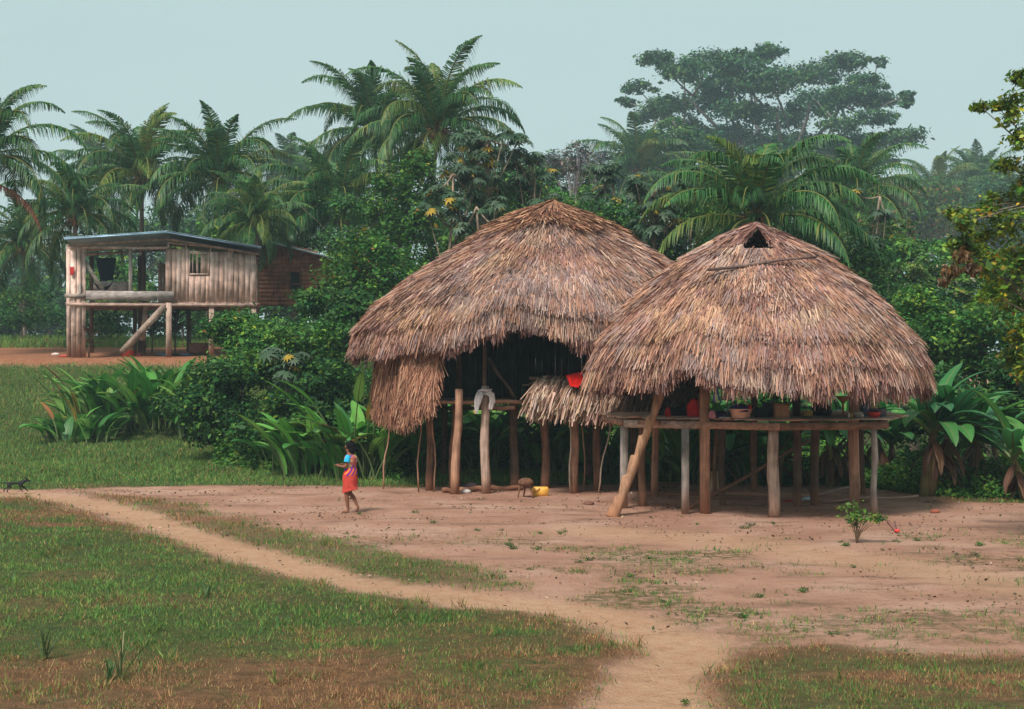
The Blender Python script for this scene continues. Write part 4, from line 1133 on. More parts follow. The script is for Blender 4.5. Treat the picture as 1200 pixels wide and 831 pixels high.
zz = .06 + .05 * np.sin(X * 6 + Y * 5) * np.cos(Y * 7); ii = np.arange(n_ * n_).reshape(n_, n_)
g.add(np.stack([X, Y, zz], -1).reshape(-1, 3) + c, np.stack([ii[:-1, :-1], ii[:-1, 1:], ii[1:, 1:], ii[1:, :-1]], -1).reshape(-1, 4), None, (.05, .16, .30))
solo('tarpaulin', g, M_plastic, 'crumpled blue tarpaulin on the earth under the plank house', 'tarpaulin', c, True)
c = far(232, 410, 62); g = Geo(); pole(g, c + [-.4, 0, .28], c + [.4, .1, .28], .28, .27, (.17, .08, .05), 14, 0, 4)
solo('barrel', g, M_bark, 'short fat brown barrel lying on its side under the plank house', 'barrel', c, True)
for px, py, D, s, c_, lab in ((65, 409, 62, (.2, .1, .08), (.6, .5, .45), 'small whitish scrap on the bare earth left of the house'), (75, 413, 60, (.25, .12, .05), (.5, .08, .07), 'small red scrap on the earth beside the corner planks'),
                             (163, 412, 61, (.12, .1, .1), (.16, .03, .03), 'dark red lump right of the small red tub')):
    p = far(px, py, D); g = Geo(); ball(g, p + [0, 0, .04], 1, c_, 10, 6, s, .05); solo('scrap', g, M_cloth, lab, 'scrap', p, True)

ROT = R(10); piv = Vector(house.location); house.rotation_euler = (0, 0, ROT); house.location.x += .13
for nm in ('hammock', 'laundry', 'red_towel'):
    o = bpy.data.objects[nm]; o.location = piv + Matrix.Rotation(ROT, 4, 'Z') @ (Vector(o.location) - piv); o.rotation_euler = (0, 0, ROT)

# brown house farther right, mostly behind leaves
D2 = 68.0
h2 = thing('wooden_house', 'brown wooden house half hidden by leaves right of the plank house', 'house', (xp(345, D2), D2 + 2, float(H(xp(345, D2), D2))))
g = Geo(); z = zp(356, D2)
while z < zp(300, D2):
    for (a, b) in ((296, 340), (352, 392)) if zp(333, D2) < z + .15 < zp(314, D2) else ((296, 392),):
        beam(g, (xp(a, D2), D2, z), (xp(b, D2), D2, z), .03, .19, np.array((.24, .105, .06)) * random.uniform(.7, 1.2))
    z += .2
part('front_wall', g, M_wood_far, h2)
g = Geo(); boards(g, xp(300, D2), xp(372, D2), zp(300, D2), 0, D2 + .02, .25, [(.17, .07, .05), (.22, .10, .07)], ztop=lambda x: float(np.interp(x, [xp(322, D2), xp(392, D2)], [zp(284, D2), zp(299, D2)]))); part('gable', g, M_wood_far, h2)
g = Geo(); box(g, ((xp(296, D2) + xp(392, D2)) / 2, D2 + 2.5, zp(330, D2)), (xp(392, D2) - xp(296, D2) - .1, 3.5, 2.0), (.03, .02, .015)); part('room_shade_block', g, M_bark, h2)  # near-black block standing in for the shade inside the room
g = Geo()
for a, b in (((340, 333), (352, 333)), ((340, 314), (352, 314)), ((340, 333), (340, 314)), ((352, 333), (352, 314))): beam(g, W(a[0], a[1], D2 - .03), W(b[0], b[1], D2 - .03), .07, .07, (.16, .08, .05))
part('window_frame', g, M_wood_far, h2)
g = Geo(); a, b = W(318, 283, D2 - .6), W(400, 304, D2 - .6)
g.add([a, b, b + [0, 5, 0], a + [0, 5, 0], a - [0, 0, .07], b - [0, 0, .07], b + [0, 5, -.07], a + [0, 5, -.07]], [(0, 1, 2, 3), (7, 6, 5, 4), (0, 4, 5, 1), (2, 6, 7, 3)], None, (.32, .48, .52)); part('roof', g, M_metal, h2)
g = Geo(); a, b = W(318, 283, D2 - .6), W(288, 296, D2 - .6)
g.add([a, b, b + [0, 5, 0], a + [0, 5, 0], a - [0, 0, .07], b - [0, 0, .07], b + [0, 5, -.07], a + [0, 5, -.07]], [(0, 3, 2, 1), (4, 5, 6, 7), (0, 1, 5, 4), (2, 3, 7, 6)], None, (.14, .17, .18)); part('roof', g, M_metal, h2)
for px in (298, 345, 390):
    g = Geo(); x = xp(px, D2); beam(g, (x, D2 + .1, float(H(x, D2)) - .1), (x, D2 + .1, zp(354, D2)), .18, .18, WOODS['dark'], up=(0, 1, 0)); part('post', g, M_wood_far, h2)

# ================================================================== person and dog
def skin_mesh(name, verts, edges, radii, root, mat, parent, sub=2, col=(.2, .1, .06)):
    me = bpy.data.meshes.new(name); me.from_pydata([tuple(v) for v in verts], edges, [])
    o = link(name, me, mat, parent)
    m = o.modifiers.new('skin', 'SKIN'); m.use_smooth_shade = True
    for i, r in enumerate(radii):
        sv = me.skin_vertices[0].data[i]; sv.radius = (r, r) if np.isscalar(r) else r; sv.use_root = (i == root)
    s = o.modifiers.new('sub', 'SUBSURF'); s.levels = sub; s.render_levels = sub
    return o
def flat_mat(name, col, rough=.7, spec=.3):
    m, nt, N, L = new_mat(name); out = N.new('ShaderNodeOutputMaterial'); b = N.new('ShaderNodeBsdfPrincipled')
    tc = N.new('ShaderNodeTexCoord'); nz = N.new('ShaderNodeTexNoise'); nz.inputs['Scale'].default_value = 9
    L.new(tc.outputs['Object'], nz.inputs['Vector']); mx = N.new('ShaderNodeMix'); mx.data_type = 'RGBA'; L.new(nz.outputs[0], mx.inputs[0])
    mx.inputs[6].default_value = (*[c * .75 for c in col], 1); mx.inputs[7].default_value = (*[min(1, c * 1.25) for c in col], 1)
    L.new(mx.outputs[2], b.inputs['Base Color']); b.inputs['Roughness'].default_value = rough; b.inputs['Specular IOR Level'].default_value = spec
    L.new(b.outputs[0], out.inputs[0]); return m
M_body = flat_mat('brown_skin', (.20, .08, .045), .6)
M_fur = flat_mat('black_fur', (.012, .012, .013), .8)
per = thing('person', 'small person in bright patterned top and coral wrap skirt walking barefoot over the earth', 'person', (P(411, 0, 30.2)[0], 30.2, 0), R(162))
V, E, RD = [], [], []
def jv(p, r, prev=None):
    V.append(p); RD.append(r)
    if prev is not None: E.append((prev, len(V) - 1))
    return len(V) - 1
pel = jv((0, 0, .82), (.115, .095)); sp1 = jv((0, 0, .95), (.095, .08), pel); ch = jv((.0, 0, 1.12), (.12, .09), sp1); ch2 = jv((0, 0, 1.21), (.085, .07), ch)
nk = jv((.015, 0, 1.285), .042, ch2); hd0 = jv((.03, 0, 1.345), (.06, .07), nk); hd1 = jv((.035, 0, 1.42), (.082, .09), hd0); hd2 = jv((.03, 0, 1.485), (.06, .07), hd1)
nose = jv((.13, 0, 1.395), .014, hd1); chin = jv((.095, 0, 1.33), .028, hd0)
for s in (1, -1): jv((.03, s * .088, 1.395), (.016, .02), hd1)
for s in (1, -1):
    hip = jv((0, s * .075, .76), .085, pel)
    if s == 1: kn = jv((.07, s * .07, .43), .052, hip); cf = jv((.055, s * .07, .30), .05, kn); an = jv((.03, s * .065, .075), .03, cf); he = jv((.02, s * .065, .035), .032, an); to = jv((.14, s * .07, .025), .03, he); jv((.18, s * .07, .018), .02, to)
    else: kn = jv((.06, s * .06, .42), .052, hip); cf = jv((-.04, s * .055, .33), .048, kn); an = jv((-.13, s * .05, .15), .03, cf); he = jv((-.155, s * .05, .12), .03, an); to = jv((-.115, s * .05, .045), .028, he); jv((-.095, s * .05, .015), .02, to)
    sh = jv((0, s * .135, 1.20), .052, ch2); el = jv((.02 if s == 1 else -.0, s * .19, .985), .036, sh)
    wr = jv((.20, s * .15, 1.0), .024, el); hd = jv((.25, s * .135, 1.015), (.026, .018), wr)
    for k in range(4):
        oy = (k - 1.5) * .016; l = (.052, .062, .058, .045)[k]
        f1 = jv((.272, s * .13 + oy, 1.02), .0085, hd); f2 = jv((.272 + l * .6, s * .13 + oy * 1.1, 1.02), .008, f1); jv((.272 + l, s * .13 + oy * 1.1, 1.0), .007, f2)
    t1 = jv((.245, s * .105, 1.035), .010, hd); jv((.28, s * .095, 1.045), .008, t1)
skin_mesh('body', V, E, RD, 0, M_body, per)
g = Geo(); ball(g, (.002, 0, 1.435), 1, (.008, .007, .009), 18, 12, (.108, .105, .105), .03); ball(g, (-.035, 0, 1.345), 1, (.008, .007, .009), 16, 10, (.082, .098, .10), .04)
part('hair', g, M_cloth, per, True, world=False)
for s in (1, -1):
    g = Geo(); ball(g, (.113, s * .033, 1.418), .011, (.02, .015, .012), 8, 6); part('eye', g, M_plastic, per, True, world=False)
def top_mat():
    m, nt, N, L = new_mat('patterned_cloth'); out = N.new('ShaderNodeOutputMaterial'); b = N.new('ShaderNodeBsdfPrincipled'); b.inputs['Roughness'].default_value = .9
    tc = N.new('ShaderNodeTexCoord'); v = N.new('ShaderNodeTexVoronoi'); v.inputs['Scale'].default_value = 11; L.new(tc.outputs['Object'], v.inputs['Vector'])
    sp = N.new('ShaderNodeSeparateColor'); L.new(v.outputs['Color'], sp.inputs[0]); r = N.new('ShaderNodeValToRGB'); r.color_ramp.interpolation = 'CONSTANT'
    e = r.color_ramp.elements; e[0].color = (.55, .38, .14, 1); e[1].position = .3; e[1].color = (.25, .05, .18, 1)
    for p, c in ((.5, (.6, .42, .25, 1)), (.68, (.10, .09, .42, 1)), (.8, (.45, .10, .10, 1))): x = e.new(p); x.color = c
    L.new(sp.outputs[0], r.inputs[0]); L.new(r.outputs[0], b.inputs['Base Color']); L.new(b.outputs[0], out.inputs[0]); return m
def band_mat():
    m, nt, N, L = new_mat('zigzag_cloth'); out = N.new('ShaderNodeOutputMaterial'); b = N.new('ShaderNodeBsdfPrincipled'); b.inputs['Roughness'].default_value = .9
    tc = N.new('ShaderNodeTexCoord'); v = N.new('ShaderNodeTexWave'); v.bands_direction = 'DIAGONAL'; v.inputs['Scale'].default_value = 4.5; v.inputs['Distortion'].default_value = 2
    L.new(tc.outputs['Object'], v.inputs['Vector']); r = N.new('ShaderNodeValToRGB'); r.color_ramp.interpolation = 'CONSTANT'
    e = r.color_ramp.elements; e[0].color = (.10, .04, .35, 1); e[1].position = .3; e[1].color = (.75, .015, .03, 1); x = e.new(.85); x.color = (.75, .30, .06, 1)
    L.new(v.outputs['Fac'], r.inputs[0]); L.new(r.outputs[0], b.inputs['Base Color']); L.new(b.outputs[0], out.inputs[0]); return m
g = Geo(); lathe(g, (0, 0, 0), [(.125, .93), (.12, .98), (.128, 1.05), (.148, 1.13), (.145, 1.18), (.11, 1.225), (.062, 1.245)], 22, sx=.92, sy=1.12, wob=.015); part('blouse', g, top_mat(), per, True, world=False)
for s in (1, -1):
    g = Geo(); tube(g, [(0, s * .115, 1.20), (.005, s * .155, 1.15), (.012, s * .18, 1.08)], [.066, .062, .066], 14, (.03, .38, .62), False); part('sleeve', g, M_cloth, per, True, world=False)
g = Geo(); lathe(g, (0, 0, 0), [(.140, .79), (.15, .85), (.137, .91), (.13, .955)], 22, sx=.92, sy=1.12, wob=.015); part('sash', g, band_mat(), per, True, world=False)
g = Geo(); seg = 26; vs = []
for r, z_ in ((.13, .88), (.152, .80), (.158, .70), (.15, .60), (.155, .50), (.158, .46)):
    for k in range(seg):
        a = 2 * math.pi * k / seg; rr = r * (1 + .05 * math.sin(6 * a) * (1 - (z_ - .46) / .5)); vs.append((rr * math.cos(a) * 1.02 + .015, rr * math.sin(a), z_ + (.0 if z_ > .47 else -.05 * math.cos(a))))
g.add(vs, [(i * seg + k, i * seg + (k + 1) % seg, (i + 1) * seg + (k + 1) % seg, (i + 1) * seg + k) for i in range(5) for k in range(seg)], None, (.50, .06, .045)); part('skirt', g, M_cloth, per, True, world=False)

dx, dy = P(18, 0, 34.8)[:2]
dog = thing('dog', 'small black dog running across the trail head with its tail out behind', 'dog', (dx, dy, .02), R(8))
V, E, RD = [], [], []
rp_ = jv((-.16, 0, .27), .05); bl = jv((-.02, 0, .265), (.048, .04), rp_); cst = jv((.13, 0, .27), (.068, .052), bl); nk = jv((.21, 0, .32), .04, cst); hd = jv((.275, 0, .355), (.04, .042), nk)
mz = jv((.34, 0, .335), .022, hd); jv((.385, 0, .325), .014, mz)
tl = jv((-.23, 0, .285), .02, rp_); tl2 = jv((-.32, 0, .27), .013, tl); jv((-.40, 0, .31), .009, tl2)
for s in (1, -1):
    e1 = jv((.27, s * .032, .40), .014, hd); jv((.255, s * .04, .43), .006, e1)
    o_ = .05 * s
    h = jv((-.15, s * .045, .2), .038, rp_); k_ = jv((-.13 - o_, s * .05, .135), .024, h); hk = jv((-.22 - o_, s * .05, .09), .014, k_); pw = jv((-.24 - o_, s * .05, .02), .012, hk); jv((-.21 - o_, s * .05, .008), .012, pw)
    f = jv((.13, s * .045, .19), .03, cst); k_ = jv((.17 + o_, s * .045, .11), .018, f); pw = jv((.22 + o_, s * .045, .03), .012, k_); jv((.25 + o_, s * .045, .015), .011, pw)
skin_mesh('body', V, E, RD, 0, M_fur, dog)
for s in (1, -1):
    g = Geo(); ball(g, (.302, s * .033, .368), .007, (.03, .015, .005), 8, 5); part('eye', g, M_plastic, dog, True, world=False)

dog.scale = (1, 1, .82)

# ================================================================== vegetation
GREENS = {
    'deep': ([(.012, .050, .016), (.020, .075, .020), (.035, .10, .022), (.010, .040, .018), (.06, .12, .02)], [3, 4, 2, 2, .5]),
    'mid': ([(.022, .085, .020), (.040, .12, .025), (.065, .15, .03), (.015, .06, .02), (.12, .18, .03)], [3, 4, 2.5, 2, .5]),
    'specked': ([(.016, .065, .018), (.030, .095, .02), (.05, .13, .025), (.28, .20, .02), (.25, .10, .02)], [4, 4, 2, .12, .08]),
    'blue': ([(.02, .07, .035), (.03, .09, .04), (.015, .05, .03), (.05, .11, .05)], [3, 3, 3, 1]),  # far trees: bluish tint of distance haze put into the leaf colour
    'rusty': ([(.02, .07, .02), (.05, .11, .03), (.18, .10, .04), (.12, .06, .03), (.09, .10, .05)], [4, 3, .8, .6, 1]),
    'sunny': ([(.06, .12, .015), (.10, .17, .02), (.03, .075, .015), (.20, .20, .025), (.28, .16, .02)], [3, 3, 3, .8, .35]),
    'flower': ([(.03, .09, .025), (.06, .13, .03), (.45, .42, .38), (.10, .14, .05)], [4, 3, .7, 1.5]),
    'bare': ([(.20, .19, .20), (.12, .12, .12), (.06, .10, .05)], [3, 2, 2]),
}
for _k in GREENS:
    if _k not in ('bare',): GREENS[_k] = ([(a * 1.85, b * 1.6, c * 1.15) if b >= a else (a, b, c) for a, b, c in GREENS[_k][0]], GREENS[_k][1])
def leaf_crown(g, clumps, n, L, kind, droop=.25, fill=.9):
    """leaf-sized faces gathered in sprays through each clump's volume"""
    cl = np.asarray(clumps, float)
    wts = cl[:, 3] * cl[:, 4] + .05; wts /= wts.sum()
    cols, cw = GREENS[kind]
    spray = max(8, n // 26)
    ci = RNG.choice(len(cl), spray, p=wts)
    d = rdir(spray); d[:, 2] = d[:, 2] * .9 + .12
    d = nrm(d)
    rad = RNG.uniform(.35, 1.05, spray) ** .6
    sc_ = cl[ci][:, [3, 3, 4]]
    sp = cl[ci][:, :3] + d * sc_ * rad[:, None]
    st = np.clip(RNG.normal(1, .22, spray), .5, 1.6)
    k = RNG.integers(0, spray, n)
    sr = (cl[ci][:, 3] * .19 + .05)[k][:, None]
    p = sp[k] + RNG.normal(0, 1, (n, 3)) * sr * np.array([1, 1, .62])
    out = d[k]
    nn = nrm(out * .5 + np.array([0, 0, .75]) + RNG.normal(0, .48, (n, 3)))
    a = nrm(np.cross(nn, rdir(n))); a = nrm(a + np.array([0, 0, -droop]) + out * .3)
    b = nrm(np.cross(nn, a))
    sz = RNG.uniform(.55, 1.2, n) * L * np.where(RNG.uniform(0, 1, n) < .15, 1.7, 1)
    hue = RNG.uniform(0, 1, spray)[k][:, None]
    c = pal(cols, cw, n, .22) * st[k][:, None] * (1 + (hue - .5) * np.array([.9, .25, -.3]))
    rhombs(g, p, a, b, sz, sz * RNG.uniform(.42, .62, n), c)

def make_clumps(cx, cy, cz, rx, rz, n, ry=None, flat=.7, low=-1):
    ry = ry or rx; out = []
    for i in range(n):
        for _ in range(20):
            v = np.array([random.uniform(-1, 1), random.uniform(-1, 1), random.uniform(low, 1)])
            if np.linalg.norm(v) <= 1: break
        r = random.uniform(.26, .46)
        out.append((cx + v[0] * rx * (1 - r * .6), cy + v[1] * ry * (1 - r * .6), cz + v[2] * rz * (1 - r * .5), rx * r, min(rz, rx) * r * flat * random.uniform(.8, 1.2)))
    return out

def limbs(g, base, top, clumps, r, col=(.13, .10, .08), lean=0.0, nl=7):
    base = np.asarray(base, float); top = np.asarray(top, float)
    t = np.linspace(0, 1, 8)[:, None]
    pts = base * (1 - t) + top * t + np.sin(t * 5 + base[0]) * np.array([.12, .08, 0]) * r * 4 + np.sin(t * math.pi) * np.array([lean, 0, 0])
    tube(g, pts, r * (1 - .62 * t[:, 0]) * (1 + .35 * np.exp(-t[:, 0] * 9)), 9, col, True, .08)
    cs = sorted(clumps, key=lambda c: -c[3])[:nl]
    for c in cs:
        s = pts[random.randint(3, 7)]; e = np.array(c[:3]); m = (s + e) / 2 + np.array([0, 0, .12 * np.linalg.norm(e - s)]) * random.uniform(-.5, 1)
        tt = np.linspace(0, 1, 6)[:, None]; q = s * (1 - tt) ** 2 + 2 * m * tt * (1 - tt) + e * tt ** 2
        tube(g, q, r * .42 * (1 - .75 * tt[:, 0]), 6, col, True, .05)
        for _ in range(2):
            e2 = e + RNG.normal(0, 1, 3) * c[3] * .7; tube(g, [q[3], (q[3] + e2) / 2 + [0, 0, .08], e2], [r * .16, r * .1, r * .04], 5, col)

def tree(px, py, hw, hh, D, kind, label, n=9000, L=.16, ncl=16, cat='tree', name='broadleaf_tree', group='broadleaf trees behind the village', flat=.75, r=None, ground_skirt=False):
    c = P(px, py, D); rx = hw * D / FPX; rz = hh * D / FPX
    zb = float(H(c[0], D))
    cl = make_clumps(c[0], D, c[2], rx, rz, ncl, ry=min(rx, 3.2), flat=flat)
    t = thing(name, label, cat, (c[0], D, zb), group=group)
    g = Geo(); limbs(g, (c[0], D, zb - .1), (c[0], D, max(zb + .3, c[2] + rz * .3)), cl, r or (.07 + .035 * rx)); part('trunk', g, M_bark, t, True)
    g = Geo(); leaf_crown(g, cl, n, L, kind); part('crown', g, M_leaf, t)
    return t

# ---- coconut palms
def frond(g, base, az, el0, L, droop, nst=40, ll=.8, w=.055, cols=None, twist=0.0, dead=False):
    n = 16; s = np.linspace(0, 1, n)
    el = el0 - droop * s ** 1.5
    step = L / (n - 1)
    h = np.array([math.cos(az), math.sin(az), 0]); up = np.array([0, 0, 1.0])
    pts = [np.array(base, float)]
    for i in range(n - 1): pts.append(pts[-1] + step * (h * math.cos(el[i]) + up * math.sin(el[i])))
    pts = np.array(pts); rc = (.20, .20, .05) if not dead else (.22, .10, .05)
    tube(g, pts, np.linspace(.045, .008, n), 5, rc, False)
    cols = cols or ([(.022, .085, .026), (.036, .12, .03), (.06, .16, .035), (.15, .18, .03)], [3, 4, 2, .6])
    if not dead and random.random() < .16: cols = ([(.12, .18, .03), (.18, .20, .04), (.07, .15, .03)], [2, 1, 2])
    st = np.linspace(.10, .995, nst)
    pos = np.stack([np.interp(st, s, pts[:, i]) for i in range(3)], 1)
    e = np.interp(st, s, el)
    tang = h * np.cos(e)[:, None] + up * np.sin(e)[:, None]
    lat0 = np.cross(h, up); nor = np.cross(lat0, tang)
    l = ll * np.sin(np.clip(st, .05, 1) ** .75 * math.pi * .93 + .12) ** .65 * np.interp(st, [0, .75, 1], [1, .9, .45])
    tone = random.uniform(.8, 1.2)
    for sgn in (-1, 1):
        lat = lat0 * sgn
        sw = .42 + .5 * st[:, None]
        d = nrm(lat + tang * sw + nor * .10 - up * .25 + RNG.normal(0, .12, (nst, 3)))
        b = nrm(tang - d * np.sum(tang * d, 1, keepdims=True)); b = nrm(b * .8 + nor * .5)
        sag = np.array([0, 0, -1.0]) * (RNG.uniform(1.0, 2.2, (nst, 1)) + 1.6 * st[:, None]) * (1.0 if not dead else 2.5)
        blades(g, pos, d, b, l * RNG.uniform(.85, 1.1, nst), np.full(nst, w), pal(cols[0], cols[1], nst, .2) * tone, .1, sag)

def crown_mesh(seed, L=4.2, n=36, wind=0.0):
    random.seed(seed); g = Geo()
    for i in range(n):
        az = i * 2.39996 + random.uniform(-.2, .2); f = i / (n - 1)
        el0 = R(87 - 108 * f ** 1.1 + random.uniform(-8, 8))
        dr = R(66 + 62 * random.random() + 16 * f)
        az += wind * .25 * math.sin(az)
        frond(g, (math.cos(az) * .12, math.sin(az) * .12, .1 - .25 * f), az, el0, L * random.uniform(.85, 1.12) * (1 - .12 * (f < .15)), dr, 70, L * .235, .05)
    me = g.mesh('palm_crown')
    g2 = Geo()
    for i in range(9):
        a = i * 2.4; ball(g2, (.26 * math.cos(a), .26 * math.sin(a), -.28 - .09 * (i % 3)), .115, (.26, .15, .03) if i % 2 else (.12, .14, .03), 8, 6)
    me2 = g2.mesh('nuts', True)
    g3 = Geo(); m = 150; a = RNG.uniform(0, 2 * math.pi, m)
    p = np.stack([.2 * np.cos(a), .2 * np.sin(a), RNG.uniform(-.4, .15, m)], 1); d = nrm(np.stack([np.cos(a) * .6, np.sin(a) * .6, RNG.uniform(-1.2, .6, m)], 1))
    blades(g3, p, d, nrm(np.cross(d, [0, 0, 1.0])), RNG.uniform(.3, .8, m), RNG.uniform(.04, .09, m), pal([(.30, .13, .06), (.18, .08, .04), (.12, .06, .04)], [2, 2, 2], m, .3), .2)
    me3 = g3.mesh('dry_husks')
    return me, me2, me3
CR = [crown_mesh(3, wind=.5), crown_mesh(8), crown_mesh(14, wind=-.5), crown_mesh(21)]
for tpl in CR:
    for m_, mt in zip(tpl, (M_palm, M_plastic, M_bark)): m_.materials.append(mt)
def palm(px, py, D, Lpx, v, rot, label, tiltx=0, tilty=0, tr=.15):
    if D >= 88: D *= 1.75; tr *= 1.6
    Lpx *= 1.14; py -= 12 if px < 350 else 4
    c = P(px, py, D); zb = float(H(c[0], D)); s = Lpx * D / FPX / 4.2
    t = thing('coconut_palm', label, 'palm', (c[0], D, zb), group='coconut palms round the village')
    g = Geo(); n = 26; tt = np.linspace(0, 1, n)[:, None]
    base = np.array([c[0] - tiltx * 2.2, D, zb - .1]); top = c - [0, 0, .2]
    pts = base * (1 - tt) + top * tt + np.sin(tt * math.pi) * np.array([tiltx * -.6, 0, 0])
    rr = tr * (1.0 - .3 * tt[:, 0]) + .10 * np.exp(-tt[:, 0] * 12) + .006 * (np.arange(n) % 2)
    tube(g, pts, rr, 10, (.20, .16, .13), True, .03); part('trunk', g, M_bark, t, True)
    for nm, me in zip(('crown', 'coconuts', 'dry_husks'), CR[v]):
        o = link(nm, me, None, t); o.location = tuple(c - np.array(t.location)); o.scale = (s, s, s); o.rotation_euler = (R(tilty), R(tiltx * 8), rot)
    return t
p1 = palm(-16, 192, 62, 108, 0, .4, 'palm cut by the left edge with a rust brown dead frond hanging')
g = Geo(); frond(g, P(-14, 212, 61.8), R(-15), R(-18), 3.6, R(62), 40, .6, .06, ([(.30, .09, .045), (.22, .07, .04), (.36, .14, .07)], [2, 2, 1]), dead=True)
part('dead_frond', g, M_palm, p1, label='rust brown dead frond hanging down')
palm(166, 216, 78, 96, 1, 1.0, 'palm rising just behind the left half of the plank house roof')
palm(258, 220, 75, 98, 2, 2.1, 'palm with green nuts rising behind the right half of the plank house roof', .3)
palm(88, 262, 70, 82, 3, .2, 'lower palm behind the left end of the plank house roof')
palm(28, 300, 82, 74, 1, 2.7, 'low dim palm between the plank house and the left edge palm')
palm(118, 215, 96, 68, 0, 4.0, 'dim palm in the second row, left of the palm behind the plank house')
palm(338, 215, 95, 62, 3, 5.2, 'small dim palm in the gap left of the tall pair of palms')
palm(398, 252, 72, 108, 2, .9, 'wide palm above the brown wooden house, below the tall pair')
palm(512, 154, 74, 112, 1, 3.3, 'tallest palm, the right one of the tall pair left of centre, with orange nuts', .2)
palm(436, 158, 82, 100, 0, 2.4, 'tall palm leaning left behind the tallest palm', -.5)
palm(300, 268, 66, 66, 1, 1.7, 'small palm over the gap between the plank house and the brown house')
palm(886, 258, 50, 136, 3, 1.2, 'big palm with wide drooping fronds right behind the top of the nearer hut', .1)
palm(748, 206, 88, 84, 2, .3, 'dim palm above the dip between the two thatch roofs')
palm(1002, 232, 80, 88, 0, 5.5, 'dim palm with upright fronds right of the big drooping palm')
palm(1098, 236, 112, 66, 1, .1, 'hazy far palm, left one of the three far palms at the right')
palm(1146, 222, 118, 62, 2, 1.9, 'hazy far palm, middle one of the three far palms at the right')
palm(1188, 240, 108, 66, 3, 3.9, 'hazy far palm, right one of the three far palms behind the leafy edge tree')
palm(818, 248, 84, 70, 1, 2.9, 'dim palm half hidden left of the big drooping palm')

# ---- the great umbrella tree
BT = 215.0
c = P(905, 300, BT); zb = float(H(c[0], BT))
big = thing('spreading_tree', 'huge hazy spreading tree with flat layered crown above everything at the right', 'tree', (c[0], BT, zb))
layers = [(880, 172, 62, 22), (960, 178, 52, 18), (820, 172, 42, 16), (1010, 186, 42, 14), (757, 165, 26, 10), (770, 70, 22, 9), (748, 104, 20, 9), (735, 120, 12, 6), (800, 82, 30, 13), (830, 72, 28, 12), (868, 76, 34, 15), (900, 62, 22, 10), (850, 100, 40, 16), (905, 95, 40, 17), (955, 86, 36, 14), (990, 72, 28, 11), (1012, 95, 24, 10), (1028, 72, 12, 6),
          (1000, 112, 34, 12), (1040, 118, 26, 8), (1062, 112, 10, 5), (960, 120, 40, 15), (820, 120, 40, 14), (780, 125, 30, 11), (870, 130, 38, 14), (920, 140, 38, 12), (1025, 138, 26, 9), (985, 146, 30, 9), (800, 148, 30, 10), (1060, 160, 26, 6), (1035, 166, 34, 8), (760, 138, 20, 8), (1000, 165, 26, 9), (850, 155, 30, 10), (930, 165, 30, 9)]
cl = [(*P(a, b, BT + random.uniform(-12, 12)), w * .86 * BT / FPX, h * .72 * BT / FPX) for a, b, w, h in layers]
for a, b, w, h in layers:
    for _ in range(3): cl.append((*P(a + random.uniform(-1, 1) * w * 1.05, b + random.uniform(-1, .9) * h, BT + random.uniform(-12, 12)), w * .28 * BT / FPX, h * .3 * BT / FPX))
g = Geo(); root = np.array([c[0], BT, zb]); fork = P(908, 215, BT)
tube(g, [root, (root + fork) / 2 + [.3, 0, 0], fork], [1.6, 1.3, 1.1], 12, (.16, .15, .14), True, .05)
anch = [P(a, b, BT + random.uniform(-4, 4)) for a, b in ((775, 128), (812, 112), (848, 128), (880, 108), (915, 122), (950, 112), (985, 122), (1018, 132), (1040, 160), (800, 150))]
for e in anch:
    f = fork + np.array([random.uniform(-.3, .3), 0, random.uniform(-6.5, .5)]); m = f * .5 + e * .5 + [0, 0, random.uniform(-3, -.8)]
    tt = np.linspace(0, 1, 12)[:, None]; pp_ = f * (1 - tt) ** 2 + 2 * m * tt * (1 - tt) + e * tt ** 2 + 1.9 * .25 * np.sin(tt * 9 + e[0]) * tt * [1, 0, .6]; tube(g, pp_, 1.9 * .34 * (1 - .75 * tt[:, 0]), 7, (.16, .15, .14), True, .08)
for q_ in cl[:len(layers)]:
    e = np.array(q_[:3]); f = min(anch, key=lambda w: np.linalg.norm(w - e)); m = (f + e) / 2 + [random.uniform(-1, 1), 0, random.uniform(-1.3, .2)]
    tt = np.linspace(0, 1, 8)[:, None]; tube(g, f * (1 - tt) ** 2 + 2 * m * tt * (1 - tt) + e * tt ** 2, .20 * (1 - .7 * tt[:, 0]), 5, (.16, .15, .14), True, .08)
part('trunk', g, M_bark, big, True)
g = Geo(); leaf_crown(g, cl, 64000, .62, 'blue', .1); part('crown', g, M_leaf, big)

